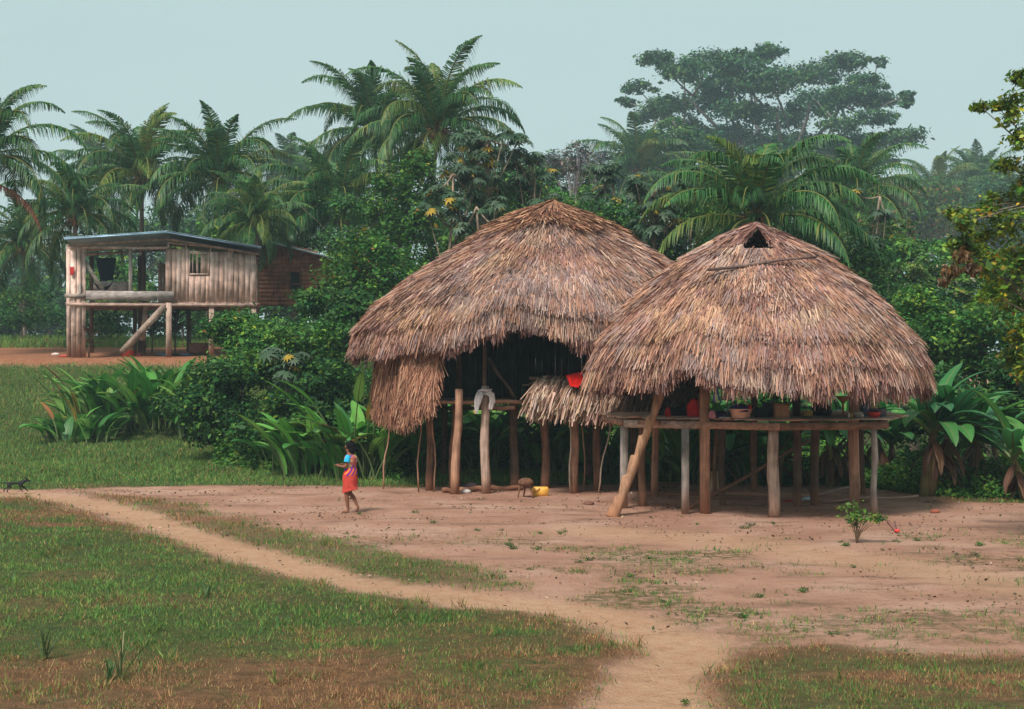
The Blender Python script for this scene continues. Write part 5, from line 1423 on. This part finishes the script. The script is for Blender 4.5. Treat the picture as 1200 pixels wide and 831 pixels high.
# ---- broadleaf trees; far ones first
far_rows = [(-15, 375, 60, 45, 84, 'deep', 'dark tree at the left edge low behind the bare earth'), (60, 368, 50, 45, 86, 'deep', 'dark low tree left of the plank house beyond the bare earth'), (140, 352, 60, 50, 82, 'mid', 'green tree behind the open porch of the plank house'), (250, 350, 70, 50, 84, 'deep', 'dark tree directly behind the plank wall with the window'), (340, 330, 60, 60, 82, 'deep', 'dark tree directly behind the brown wooden house'), (20, 330, 75, 55, 96, 'blue', 'bluish round tree far off at the left edge, low'), (130, 300, 95, 52, 94, 'blue', 'dim bluish tree far behind the left end of the plank house'),
    (225, 285, 80, 52, 92, 'deep', 'dark tree far behind the middle of the plank house'), (318, 262, 75, 56, 90, 'deep', 'dark tree far behind the gap right of the plank house'), (385, 225, 50, 55, 92, 'deep', 'dark tree far behind the wide palm left of centre'),
    (640, 240, 75, 62, 84, 'deep', 'dark tree far behind the tip of the larger thatch roof'), (715, 260, 75, 62, 90, 'blue', 'bluish tree far behind the dip between the roofs'), (800, 205, 80, 58, 92, 'blue', 'bluish tree below the left arm of the spreading tree'),
    (905, 230, 95, 62, 95, 'blue', 'bluish tree right under the spreading tree trunk'), (1000, 235, 85, 58, 88, 'rusty', 'rust flecked tree right of the big drooping palm'), (1065, 245, 70, 55, 96, 'rusty', 'mauve brown hazy tree in the right distance'),
    (1130, 268, 70, 62, 105, 'blue', 'blue hazy tree below the far palms at the right'), (1195, 262, 60, 62, 100, 'blue', 'blue hazy tree behind the leafy edge tree'), (560, 240, 80, 60, 86, 'deep', 'dark tree far behind the tallest palm trunk'),
    (1010, 300, 90, 70, 70, 'rusty', 'mottled shrubby tree beyond the right side of the nearer hut'), (1110, 330, 85, 60, 66, 'mid', 'soft green tree beyond the banana plants'), (1190, 350, 60, 60, 62, 'mid', 'green tree low behind the leafy edge tree')]
for px, py, hw, hh, D, k, lab in far_rows:
    f_ = 1.7 if D >= 86 else (1.25 if D > 72 else 1.0)
    tree(px, py, hw, hh, D * f_, k, lab, 9500, .27 * f_, 19)
mid = [(1120, 395, 70, 50, 52, 'deep', 'dark tree low behind the hanging brown leaves of the edge tree', 8000), (1040, 350, 66, 56, 56, 'deep', 'dark tree between the white flowered bushes and the nearer hut', 8000), (425, 285, 66, 62, 66, 'deep', 'dark tree under the leaning tall palm, behind the wide palm', 9000), (525, 290, 72, 66, 65, 'deep', 'dark tree around the trunk of the tallest palm', 9000), (610, 235, 60, 52, 68, 'deep', 'dark tree behind the cecropias left of the larger roof tip', 7500), (270, 300, 66, 60, 70, 'mid', 'green tree right behind the plank wall roof', 7500), (345, 262, 50, 56, 72, 'deep', 'dark tree in the gap between the small palm and the wide palm', 7500), (850, 265, 66, 52, 62, 'deep', 'dark tree at the foot of the big drooping palm, left side', 8000), (935, 270, 66, 56, 60, 'deep', 'dark tree at the foot of the big drooping palm, right side', 8000), (478, 232, 52, 62, 60, 'specked', 'vine covered dark tree with orange flecks just below the tall palms', 11000), (575, 265, 68, 62, 58, 'mid', 'green tree behind the left shoulder of the larger thatch roof', 9000),
    (440, 330, 78, 62, 52, 'specked', 'dense dark tree right against the left slope of the larger thatch roof', 13000), (392, 380, 62, 55, 47, 'deep', 'dark leafy tree between the brown house and the larger thatch roof', 11000),
    (735, 285, 66, 60, 56, 'deep', 'dark green tree in the dip between the two roofs', 8000), (810, 290, 66, 62, 55, 'mid', 'leafy tree left of the smoke hole of the nearer hut', 8000),
    (975, 330, 75, 66, 52, 'deep', 'dark tree directly behind the right slope of the nearer hut', 9000), (1070, 400, 70, 60, 45, 'mid', 'green bush like tree touching the right eave of the nearer hut', 9500),
    (1155, 400, 75, 62, 43, 'mid', 'green tree behind the right banana plants', 9500), (1195, 470, 55, 60, 39, 'deep', 'dark low tree at the right edge behind the bananas', 7500), (672, 255, 50, 46, 62, 'mid', 'green tree behind the tip of the larger thatch roof', 6000)]
for px, py, hw, hh, D, k, lab, n in mid:
    tree(px, py, hw, hh, D, k, lab, n, .17, 18, group='broadleaf trees near the huts')
shr = [(318, 408, 55, 32, 49, 'deep', 'dark tangled bush standing before the brown wooden house', 10000), (428, 325, 34, 50, 55, 'specked', 'tall bush right of the brown wooden house with yellow flecks', 9000), (345, 425, 82, 52, 45, 'mid', 'broad green bush between the brown house and the yellow green paddle leaves', 14000), (262, 470, 62, 56, 43.5, 'deep', 'dark round bush in the middle of the left bank reaching the grass', 11000),
    (284, 384, 46, 34, 48, 'specked', 'bush with yellow flecks covering the right end of the plank house', 9000), (400, 470, 70, 58, 43, 'deep', 'dark bush left of the skirt of the larger hut', 9500), (330, 500, 60, 40, 41.5, 'deep', 'low dark bush behind the front paddle leaf clump', 7000),
    (108, 382, 42, 24, 73, 'deep', 'dark bush seen between the left stilts of the plank house', 3500), (215, 380, 55, 30, 73, 'deep', 'dark bush seen between the right stilts of the plank house', 4500), (25, 362, 55, 30, 76, 'deep', 'dark bush at the left edge beyond the bare earth', 4000),
    (560, 505, 66, 60, 48, 'deep', 'dark bush seen between the left posts of the larger hut', 7000), (690, 505, 70, 62, 48, 'deep', 'dark bush seen between the right posts of the larger hut', 7000), (490, 470, 50, 66, 47, 'deep', 'dark bush behind the thatch skirt', 5500),
    (800, 505, 60, 62, 42, 'mid', 'bush seen behind the log ladder', 7000), (900, 500, 70, 66, 42, 'deep', 'dark bush seen behind the middle posts of the nearer hut', 8000), (1010, 500, 66, 66, 41, 'deep', 'dark bush seen behind the right posts of the nearer hut', 8000),
    (1105, 490, 64, 66, 39, 'deep', 'dark bush between the banana clumps at the right', 8000), (1075, 322, 46, 26, 58, 'flower', 'bush with whitish flower heads right of the nearer roof', 6000), (1120, 345, 40, 22, 56, 'flower', 'bush with whitish flower heads beside the edge tree twigs', 5000)]
for px, py, hw, hh, D, k, lab, n in shr:
    tree(px, py, hw, hh, D, k, lab, n, .15, 18, 'bush', 'bush', 'bushes round the clearing', r=.06)
# pale bare tree
c = P(672, 190, 100); zb = float(H(c[0], 100)); cl = make_clumps(c[0], 100, c[2], 45 * 100 / FPX, 28 * 100 / FPX, 14)
t = thing('bare_tree', 'pale thin leaved tree on the skyline above the dip between the roofs', 'tree', (c[0], 100, zb)); g = Geo(); limbs(g, (c[0], 100, zb), c, cl, .25, (.3, .29, .3), nl=14); part('trunk', g, M_bark, t, True)
g = Geo(); leaf_crown(g, cl, 3500, .2, 'bare'); part('crown', g, M_leaf, t)

# ---- cecropias with lobed umbrella leaves
def lobed(g, c, nrm_v, r, col, rs):
    nrm_v = nrm(nrm_v); a = nrm(np.cross(nrm_v, [rs.uniform(-1, 1), rs.uniform(-1, 1), .3])); b = np.cross(nrm_v, a)
    k = 9; vs = [c]
    for i in range(k * 2):
        th = 2 * math.pi * i / (k * 2) * .92; rr = r * (1 if i % 2 == 0 else .48) * rs.uniform(.85, 1.1)
        vs.append(c + a * rr * math.cos(th) + b * rr * math.sin(th) - nrm_v * r * (.30 if i % 2 == 0 else .06))
    g.add(vs, None, [(0, i, i + 1) for i in range(1, k * 2)], col)
def cecropia(px, py, D, hpx, wpx, label, seed, yellow=.04, n_tip=22):
    rs = random.Random(seed); c = P(px, py, D); zb = float(H(c[0], D)); hw = wpx * D / FPX; hh = hpx * D / FPX
    t = thing('cecropia_tree', label, 'tree', (c[0], D, zb), group='cecropia trees with grey green umbrella leaves')
    g = Geo(); tips = []
    base = np.array([c[0], D, zb - .1]); top = c + [0, 0, hh * .8]
    tt = np.linspace(0, 1, 9)[:, None]; tr_ = base * (1 - tt) + top * tt + np.sin(tt * 6 + seed) * [.1, .05, 0]; tube(g, tr_, .11 - .07 * tt[:, 0], 8, (.27, .20, .15), True, .05)
    for i in range(n_tip):
        s = tr_[rs.randint(4, 8)]; e = c + np.array([rs.uniform(-1, 1) * hw, rs.uniform(-1, 1) * hw * .7, rs.uniform(-.8, 1) * hh])
        m = (s + e) / 2 + [0, 0, -.25]; u = np.linspace(0, 1, 6)[:, None]; tube(g, s * (1 - u) ** 2 + 2 * m * u * (1 - u) + e * u ** 2, .045 - .03 * u[:, 0], 5, (.27, .20, .15)); tips.append(e)
    part('trunk', g, M_bark, t, True)
    g = Geo()
    for e in tips:
        for j in range(9):
            th = j * 2.4; el = rs.uniform(-.2, .9); d = np.array([math.cos(th) * math.cos(el), math.sin(th) * math.cos(el), math.sin(el)])
            col = np.array(rs.choice([(.07, .12, .07), (.05, .10, .05), (.09, .14, .085), (.035, .085, .04)])) * rs.uniform(.8, 1.2)
            if rs.random() < yellow: col = np.array((.42, .28, .03))
            lobed(g, e + d * rs.uniform(.2, .42), nrm(d * .7 + np.array([0, -.15, .8])), rs.uniform(.22, .38), col, rs)
    part('crown', g, M_broad, t)
cecropia(572, 196, 56, 40, 42, 'cecropia right of the tallest palm with a few yellow leaves against the sky', 1, .08, 22)
cecropia(528, 228, 55, 30, 34, 'cecropia below the tallest palm, left of the one against the sky', 2, .06, 16)
cecropia(622, 216, 57, 34, 34, 'cecropia on the skyline just left of the tip of the larger roof', 3, .05, 18)
cecropia(560, 262, 54, 24, 34, 'low cecropia touching the left shoulder of the larger roof', 4, .05, 14)
cecropia(722, 228, 58, 30, 30, 'cecropia above the dip between the two roofs', 5, .03, 16)
cecropia(770, 252, 54, 44, 34, 'cecropia rising left of the nearer roof with a yellow leaf or two', 6, .05, 22)
cecropia(1030, 262, 66, 40, 30, 'thin cecropia right of the big drooping palm', 7, .05, 12)
cecropia(340, 440, 42.5, 26, 22, 'young cecropia sprouting from the broad green bush on the left', 8, .03, 7)

# ---- paddle leaved plants
def paddle(g, base, az, el0, stalk, L, Wd, arch, col, tear=0.0, rib=(.16, .22, .08)):
    h = np.array([math.cos(az), math.sin(az), 0]); up = np.array([0, 0, 1.0]); lat = np.cross(h, up)
    n = 11; s = np.linspace(0, 1, n); el = el0 - arch * s ** 1.3; step = (stalk + L) / (n - 1)
    pts = [np.array(base, float)]
    for i in range(n - 1): pts.append(pts[-1] + step * (h * math.cos(el[i]) + up * math.sin(el[i])))
    pts = np.array(pts); f = stalk / (stalk + L)
    tube(g, pts, np.linspace(1, .18, n) * min(.022 * (1 + L * .5), .012 * L + .001 if L < .7 else 1), 5, rib, False)
    m = 9; st = np.linspace(f, 1, m); c = np.stack([np.interp(st, s, pts[:, i]) for i in range(3)], 1); e = np.interp(st, s, el)
    tang = h * np.cos(e)[:, None] + up * np.sin(e)[:, None]; nor = np.cross(lat, tang)
    u = np.linspace(0, 1, m); w = Wd * .5 * np.sin(np.clip(u * .93 + .07, 0, 1) ** .8 * math.pi) ** .6; w[-1] = .005
    vs = []; cc = []
    fold = random.uniform(.15, .45)
    for i in range(m):
        j1, j2 = (1 - tear * random.random()), (1 - tear * random.random())
        vs += [c[i] - lat * w[i] * j1 + nor[i] * w[i] * fold - up * w[i] * tear * .7, c[i] - lat * w[i] * .5 + nor[i] * w[i] * fold * .6, c[i], c[i] + lat * w[i] * .5 + nor[i] * w[i] * fold * .6, c[i] + lat * w[i] * j2 + nor[i] * w[i] * fold - up * w[i] * tear * .7]
        for k in (.93, 1.02, 1.25, 1.0, .95): cc.append(np.array(col) * k * random.uniform(.93, 1.07))
    q = [(i * 5 + k, i * 5 + k + 1, i * 5 + k + 6, i * 5 + k + 5) for i in range(m - 1) for k in range(4)]
    g.add(vs, q, None, np.array(cc))
HEL = [(.06, .23, .04), (.09, .29, .05), (.04, .16, .035), (.13, .34, .06), (.20, .38, .08)]
def heliconia(px, py, D, hpx, wpx, n, label, warm=.06, light=1.0):
    p = P(px, py, D); zb = float(H(p[0], D)); hgt = hpx * D / FPX; w = wpx * D / FPX
    t = thing('heliconia', label, 'plant', (p[0], D, zb), group='clumps of paddle leaved plants')
    g = Geo(); g2 = Geo()
    for i in range(int(n * 1.7)):
        b = np.array([p[0] + random.uniform(-1, 1) * w, D + random.uniform(-.8, .8), zb])
        f = random.uniform(.28, 1.08); tot = hgt * f
        L = random.uniform(.9, 1.55) * min(1, hgt / 1.8); stalk = max(.1, tot - L * .62)
        out = (b[0] - p[0]) / max(w, .1)
        az = math.atan2(random.uniform(-1, .6), out * 1.0 + random.uniform(-.9, .9))
        r_ = random.random(); col = np.array(random.choice(HEL)) * random.uniform(.75, 1.15) * light
        if r_ < warm * .7: col = np.array(random.choice([(.42, .13, .045), (.40, .27, .05), (.24, .11, .05)]))
        paddle(g2 if r_ < warm * .7 else g, b, az, R(random.uniform(62, 88)), stalk, L, random.uniform(.28, .44) * (.6 if r_ < warm * .7 else 1), R(random.uniform(35, 105)), col, .08)
    part('leaves', g, M_broad, t, True)
    if g2.n: part('withered_leaves', g2, M_broad, t, True, label='withered orange and brown leaves')
heliconia(140, 505, 50, 66, 60, 70, 'wide clump of long upright leaves on the left bank, its lower left side rusty', .12)
heliconia(205, 500, 50.5, 76, 34, 60, 'tallest paddle leaf clump on the left bank below the plank house', .06)
heliconia(180, 505, 49.5, 72, 34, 50, 'middle paddle leaf clump on the left bank, all green and dense', .04)
heliconia(245, 500, 48.5, 66, 30, 40, 'paddle leaf clump merging into the dark round bush on the left bank', .05)
heliconia(95, 515, 48, 44, 34, 34, 'outermost left paddle leaf clump with orange curled leaves', .2)
heliconia(372, 560, 39.5, 76, 36, 50, 'yellow green paddle leaf clump beside the walking person', .07, 1.2)
heliconia(425, 560, 39.2, 120, 34, 55, 'tall paddle leaf clump left of the thatch skirt', .03, 1.1)
heliconia(330, 558, 41, 50, 24, 26, 'low paddle leaf clump at the foot of the dark bank bushes', .08)
heliconia(482, 563, 40.5, 84, 26, 36, 'paddle leaf clump behind the thin poles of the skirt', .03)
heliconia(550, 560, 41.2, 100, 32, 46, 'bright paddle leaf clump between the two front posts of the larger hut', .03, 1.25)
heliconia(592, 560, 41.4, 84, 24, 34, 'bright paddle leaf clump right of the cloth draped post', .02, 1.3)
heliconia(648, 562, 41.3, 95, 30, 40, 'paddle leaf clump behind the yellow jerrycan', .05)
heliconia(715, 566, 41, 90, 32, 40, 'paddle leaf clump behind the foot of the log ladder', .04)
heliconia(790, 575, 38.5, 84, 28, 36, 'paddle leaf clump behind the squared posts of the nearer hut', .04)
heliconia(885, 578, 38, 78, 30, 34, 'paddle leaf clump behind the thick middle post', .04)

def banana(px, D, h, label, seed, nst=3, spread=.5, nl=8):
    random.seed(seed); x = P(px, 0, D)[0]; zb = float(H(x, D))
    t = thing('banana_plant', label, 'plant', (x, D, zb), group='banana plants at the edge of the clearing')
    for k in range(nst):
        bx_, by_ = x + random.uniform(-spread, spread), D + random.uniform(-.4, .4); hh_ = h * random.uniform(.75, 1.1); lean = random.uniform(-.35, .35)
        g = Geo(); tube(g, [(bx_, by_, zb - .05), (bx_ + lean * .3, by_, zb + hh_ * .5), (bx_ + lean, by_, zb + hh_)], [.13, .11, .06], 10, random.choice([(.20, .13, .06), (.16, .08, .04), (.22, .17, .07)]), True, .06); part('stem', g, M_bark, t, True)
        g = Geo(); top = np.array([bx_ + lean, by_, zb + hh_ - .05])
        for i in range(nl):
            az = i * 2.4 + random.uniform(-.3, .3); el = R(random.uniform(25, 82))
            paddle(g, top, az, el, .3, random.uniform(1.2, 1.9), random.uniform(.42, .6), R(random.uniform(50, 110)), np.array(random.choice([(.04, .17, .045), (.06, .22, .05), (.03, .13, .05), (.10, .28, .06)])) * random.uniform(.8, 1.2), .25)
        part('leaves', g, M_broad, t, True)
        g = Geo()
        for i in range(5):
            z_ = zb + hh_ * random.uniform(.6, .95); az = random.uniform(0, 6.28)
            paddle(g, (bx_ + lean * .7, by_, z_), az, R(-35), .1, random.uniform(.7, 1.2), .22, R(50), random.choice([(.17, .075, .04), (.24, .13, .07), (.12, .05, .03)]), .5, (.15, .08, .05))
        part('dead_leaves', g, M_broad, t, True, label='brown dead leaves hanging along the stem')
banana(1094, 34.0, 1.5, 'banana clump with brown trunks right of the last post of the nearer hut', 5, 4, .5)
banana(1160, 34.8, 1.25, 'banana clump between the right edge and the brown trunked banana clump', 6, 3, .6)
banana(1203, 33.0, 1.0, 'banana plant cut by the right edge of the picture', 7, 2, .3)
banana(852, 37.2, 1.25, 'banana plant with broad leaves behind the two squared posts', 8, 2, .4)
banana(905, 37.0, 1.1, 'banana plant with broad leaves just behind the thick middle post', 9, 2, .4)
banana(975, 36.8, 1.35, 'banana plant with withered leaves behind the right part of the deck', 10, 3, .5)
banana(1040, 37.5, 1.3, 'banana plant between the last two posts and the brown trunked clump', 12, 2, .4)
random.seed(99)

# ---- undergrowth along the edge of the clearing
g = Geo(); n = 60000
px_ = RNG.uniform(-60, 1290, n); D_ = RNG.uniform(0, 1, n) ** 1.4
edge = np.interp(px_, [-60, 330, 470, 500, 720, 760, 1000, 1100, 1290], [46, 40.3, 38.2, 40.6, 40.6, 38.2, 36.6, 33.6, 32.6])
D_ = edge + D_ * 5; x = (px_ - 600) * D_ / FPX
hgt = (.25 + 1.1 * fbm(x * .9, D_ * .6, 5)) * smooth(0, 1.3, D_ - edge + .35)
keep = px_ > 250
z = H(x, D_) + RNG.uniform(0, 1, n) ** .8 * hgt
nn = nrm(np.array([0, -.25, .8]) + RNG.normal(0, .5, (n, 3))); a = nrm(np.cross(nn, rdir(n)) + [0, 0, -.15]); b = nrm(np.cross(nn, a)); sz = RNG.uniform(.07, .2, n)
c_ = pal(*GREENS['mid'], n, .3) * (.6 + .8 * fbm(x * 1.3, D_ * 1.3, 9))[:, None]
k = keep
rhombs(g, np.stack([x, D_, z], 1)[k], a[k], b[k], sz[k], sz[k] * .5, c_[k])
o = link('undergrowth', g.mesh('undergrowth'), M_leaf); tag(o, 'leafy green undergrowth filling the edge of the clearing behind the huts', 'undergrowth', kind='stuff')

# ---- leafy tree at the right edge, close to the viewer
DT = 24.5
ct = P(1262, 300, DT)
et = thing('leafy_tree', 'close leafy tree reaching in from the right edge with yellow green leaves', 'tree', (ct[0], DT, 0))
sprays = [(1196, 92, 6, 8), (1190, 118, 9, 12), (1183, 140, 9, 8), (1198, 165, 12, 12), (1168, 124, 4, 4), (1150, 148 - 22, 4, 3), (1193, 190, 14, 14), (1176, 196, 8, 8), (1200, 225, 12, 22), (1172, 232, 16, 10), (1150, 252, 16, 10), (1190, 262, 22, 16), (1160, 282, 24, 14), (1130, 262, 10, 6), (1195, 300, 24, 20), (1165, 312, 24, 16), (1140, 296, 14, 8), (1196, 345, 22, 22), (1172, 350, 18, 16), (1200, 390, 16, 20), (1186, 420, 12, 12), (1125, 285, 8, 6), (1118, 250, 6, 4), (1205, 440, 14, 14), (1235, 200, 30, 40), (1240, 300, 40, 50), (1235, 400, 30, 40), (1250, 120, 30, 30)]
cl = [(*P(a, b, DT + random.uniform(-.9, .9)), w * DT / FPX, h * DT / FPX) for a, b, w, h in sprays]
g = Geo(); tr_ = np.array([(ct[0] + .1, DT, -.1), (ct[0], DT, 1.5), (ct[0] - .1, DT, 3.5), (ct[0] - .05, DT, 6), (ct[0], DT, 8)]); tube(g, tr_, [.22, .18, .15, .10, .04], 12, (.16, .12, .09), True, .06)
for q_ in cl:
    e = np.array(q_[:3]); s = tr_[min(3, max(1, int(np.argmin(np.abs(tr_[:, 2] - e[2] + .6)))))]; m = (s + e) / 2 + [0, 0, .12]; tt = np.linspace(0, 1, 7)[:, None]
    tube(g, s * (1 - tt) ** 2 + 2 * m * tt * (1 - tt) + e * tt ** 2, .028 * (1 - .8 * tt[:, 0]), 5, (.16, .12, .09))
part('trunk', g, M_bark, et, True)
g = Geo(); leaf_crown(g, cl, 9500, .115, 'sunny', .2); part('crown', g, M_broad, et)
g = Geo(); cl2 = [(*P(a, b, DT - .5), w * DT / FPX, h * DT / FPX) for a, b, w, h in ((1128, 300, 14, 12), (1115, 318, 12, 8), (1140, 316, 12, 8), (1106, 330, 7, 5))]
cs_ = pal([(.13, .07, .03), (.20, .11, .04), (.08, .05, .03), (.10, .10, .03)], [3, 2, 2, 1], 420, .3)
cc = np.array(cl2)[RNG.integers(0, 4, 420)]; pp_ = cc[:, :3] + rdir(420) * cc[:, [3, 3, 4]] * RNG.uniform(.2, 1, (420, 1)); nn = nrm(RNG.normal(0, 1, (420, 3)) + [0, -.3, .3]); a = nrm(np.cross(nn, rdir(420)) + [0, 0, -.8]); b = nrm(np.cross(nn, a))
rhombs(g, pp_, a, b, RNG.uniform(.1, .17, 420), RNG.uniform(.04, .07, 420), cs_); part('dry_leaves', g, M_broad, et, label='cluster of brown dry leaves hanging at the tip of a branch')

# ---- small plants standing alone
def cordyline(px, py, D, s, label, col):
    p = far(px, py, D); t = thing('cordyline', label, 'plant', p, group='dark red leaved plants under the plank house'); g = Geo()
    tube(g, [(0, 0, 0), (.03, 0, .4 * s)], [.04, .03], 6, (.15, .09, .06)); part('stem', g, M_bark, t, world=False)
    g = Geo()
    for i in range(16): paddle(g, (.03, 0, (.35 + .02 * i) * s), i * 2.4, R(random.uniform(20, 80)), .05, .5 * s, .09 * s, R(60), np.array(col) * random.uniform(.7, 1.4))
    part('leaves', g, M_broad, t, world=False)
cordyline(104, 413, 59.6, 1.5, 'dark red spiky plant right of the corner planks of the plank house', (.10, .015, .025))
cordyline(205, 405, 65, 2.2, 'dark purple spiky plant behind the front post of the plank house', (.04, .01, .03))
cordyline(178, 405, 63.5, 1.9, 'dark green purple spiky plant under the middle of the plank house', (.015, .03, .02))
# sapling on the yard
p = np.append(GP(1004, 637), 0); t = thing('sapling', 'small leafy sapling alone on the bare earth before the right posts', 'sapling', p); g = Geo()
cl = []
for (a, b, w) in ((.0, .48, .10), (-.12, .50, .08), (-.18, .60, .07), (.10, .40, .09), (-.05, .34, .09), (.05, .58, .07), (.28, .44, .05), (.18, .42, .06), (.40, .44, .04), (-.02, .66, .05), (-.14, .40, .07), (.02, .26, .06)):
    q_ = np.array([a, random.uniform(-.08, .08), b]); cl.append((*q_, w, w)); tube(g, [(0, 0, 0), (a * .2, 0, b * .45), tuple(q_)], [.012, .009, .004], 5, (.2, .13, .08))
part('stem', g, M_bark, t, world=False)
g = Geo(); leaf_crown(g, cl, 620, .065, 'mid', .1); part('leaves', g, M_broad, t, world=False)
def tuft(px, py, h, n, label, cols, seed, wl=.02):
    random.seed(seed); p = np.append(GP(px, py), 0); t = thing('grass_tuft', label, 'tuft', p, group='spiky tufts in the near grass'); g = Geo()
    for i in range(n):
        az = random.uniform(0, 6.28); paddle(g, (random.uniform(-.02, .02), random.uniform(-.02, .02), 0), az, R(random.uniform(55, 88)), .02, h * random.uniform(.6, 1.1), wl, R(random.uniform(0, 25)), random.choice(cols))
    part('leaves', g, M_broad, t, world=False)
tuft(52, 774, .36, 10, 'spiky tuft with dark green and straw leaves low at the left', [(.03, .07, .03), (.30, .24, .10), (.05, .09, .04)], 1)
tuft(140, 797, .52, 7, 'taller thin straw tipped tuft right of the dark spiky tuft', [(.05, .10, .04), (.32, .27, .14), (.06, .12, .05)], 2)
tuft(128, 798, .22, 12, 'low green spiky tuft at the foot of the thin straw tipped tuft', [(.05, .13, .04), (.07, .16, .05)], 3)
tuft(243, 702, .28, 7, 'small pale green tuft standing up from the middle of the left grass', [(.07, .15, .06), (.05, .12, .04)], 4)
# little weeds dotted on the earth
wg = [Geo() for _ in range(3)]
wmesh = []
for i, gq in enumerate(wg):
    leaf_crown(gq, [(0, 0, .09, .27, .06)], 110, .10, 'deep', .0); me = gq.mesh('weed'); me.materials.append(M_leaf); wmesh.append(me)
rw = random.Random(4)
WS = [w for i_, w in enumerate([(405, 626), (417, 630), (462, 612), (484, 622), (510, 614), (488, 602), (560, 622), (570, 612), (587, 621), (598, 634), (600, 644), (628, 644), (638, 644), (631, 625), (596, 640), (658, 624), (676, 660), (700, 664), (740, 676), (735, 694), (690, 658), (760, 655), (900, 604), (873, 620), (880, 617), (1074, 634), (1050, 636), (1020, 640), (985, 636), (993, 640), (1035, 645), (905, 614), (855, 668), (890, 700), (938, 694), (978, 744), (872, 724), (800, 800), (806, 825), (420, 603), (1150, 640), (1120, 650), (1180, 636), (1140, 652), (1000, 665), (620, 668), (775, 705), (650, 672)]) if i_ % 5 != 2]
for i, (a, b) in enumerate(WS):
    p = GP(a, b); s = rw.uniform(.14, .34); o = link('weed', wmesh[i % 3], None); o.location = (p[0], p[1], float(H(*p))); o.rotation_euler = (0, 0, rw.uniform(0, 6)); o.scale = (s, s, s)
    tag(o, 'small low green weed growing on the bare earth of the yard', 'weed', 'small weeds dotted over the bare earth')

# ------------------------------------------------------------------ haze: one closed box of even thin air
hg = Geo(); box(hg, (0, 200, 24.5), (520, 480, 65), (1, 1, 1))
hm, nt, N, L_ = new_mat('thin_haze'); out = N.new('ShaderNodeOutputMaterial'); pv = N.new('ShaderNodeVolumePrincipled')
pv.inputs['Color'].default_value = (.70, .90, 1.0, 1); pv.inputs['Density'].default_value = .0007; pv.inputs['Anisotropy'].default_value = .1
L_.new(pv.outputs[0], out.inputs['Volume'])
hz = link('haze', hg.mesh('haze'), hm); tag(hz, 'thin bluish morning haze fading the far trees', 'haze', kind='stuff')
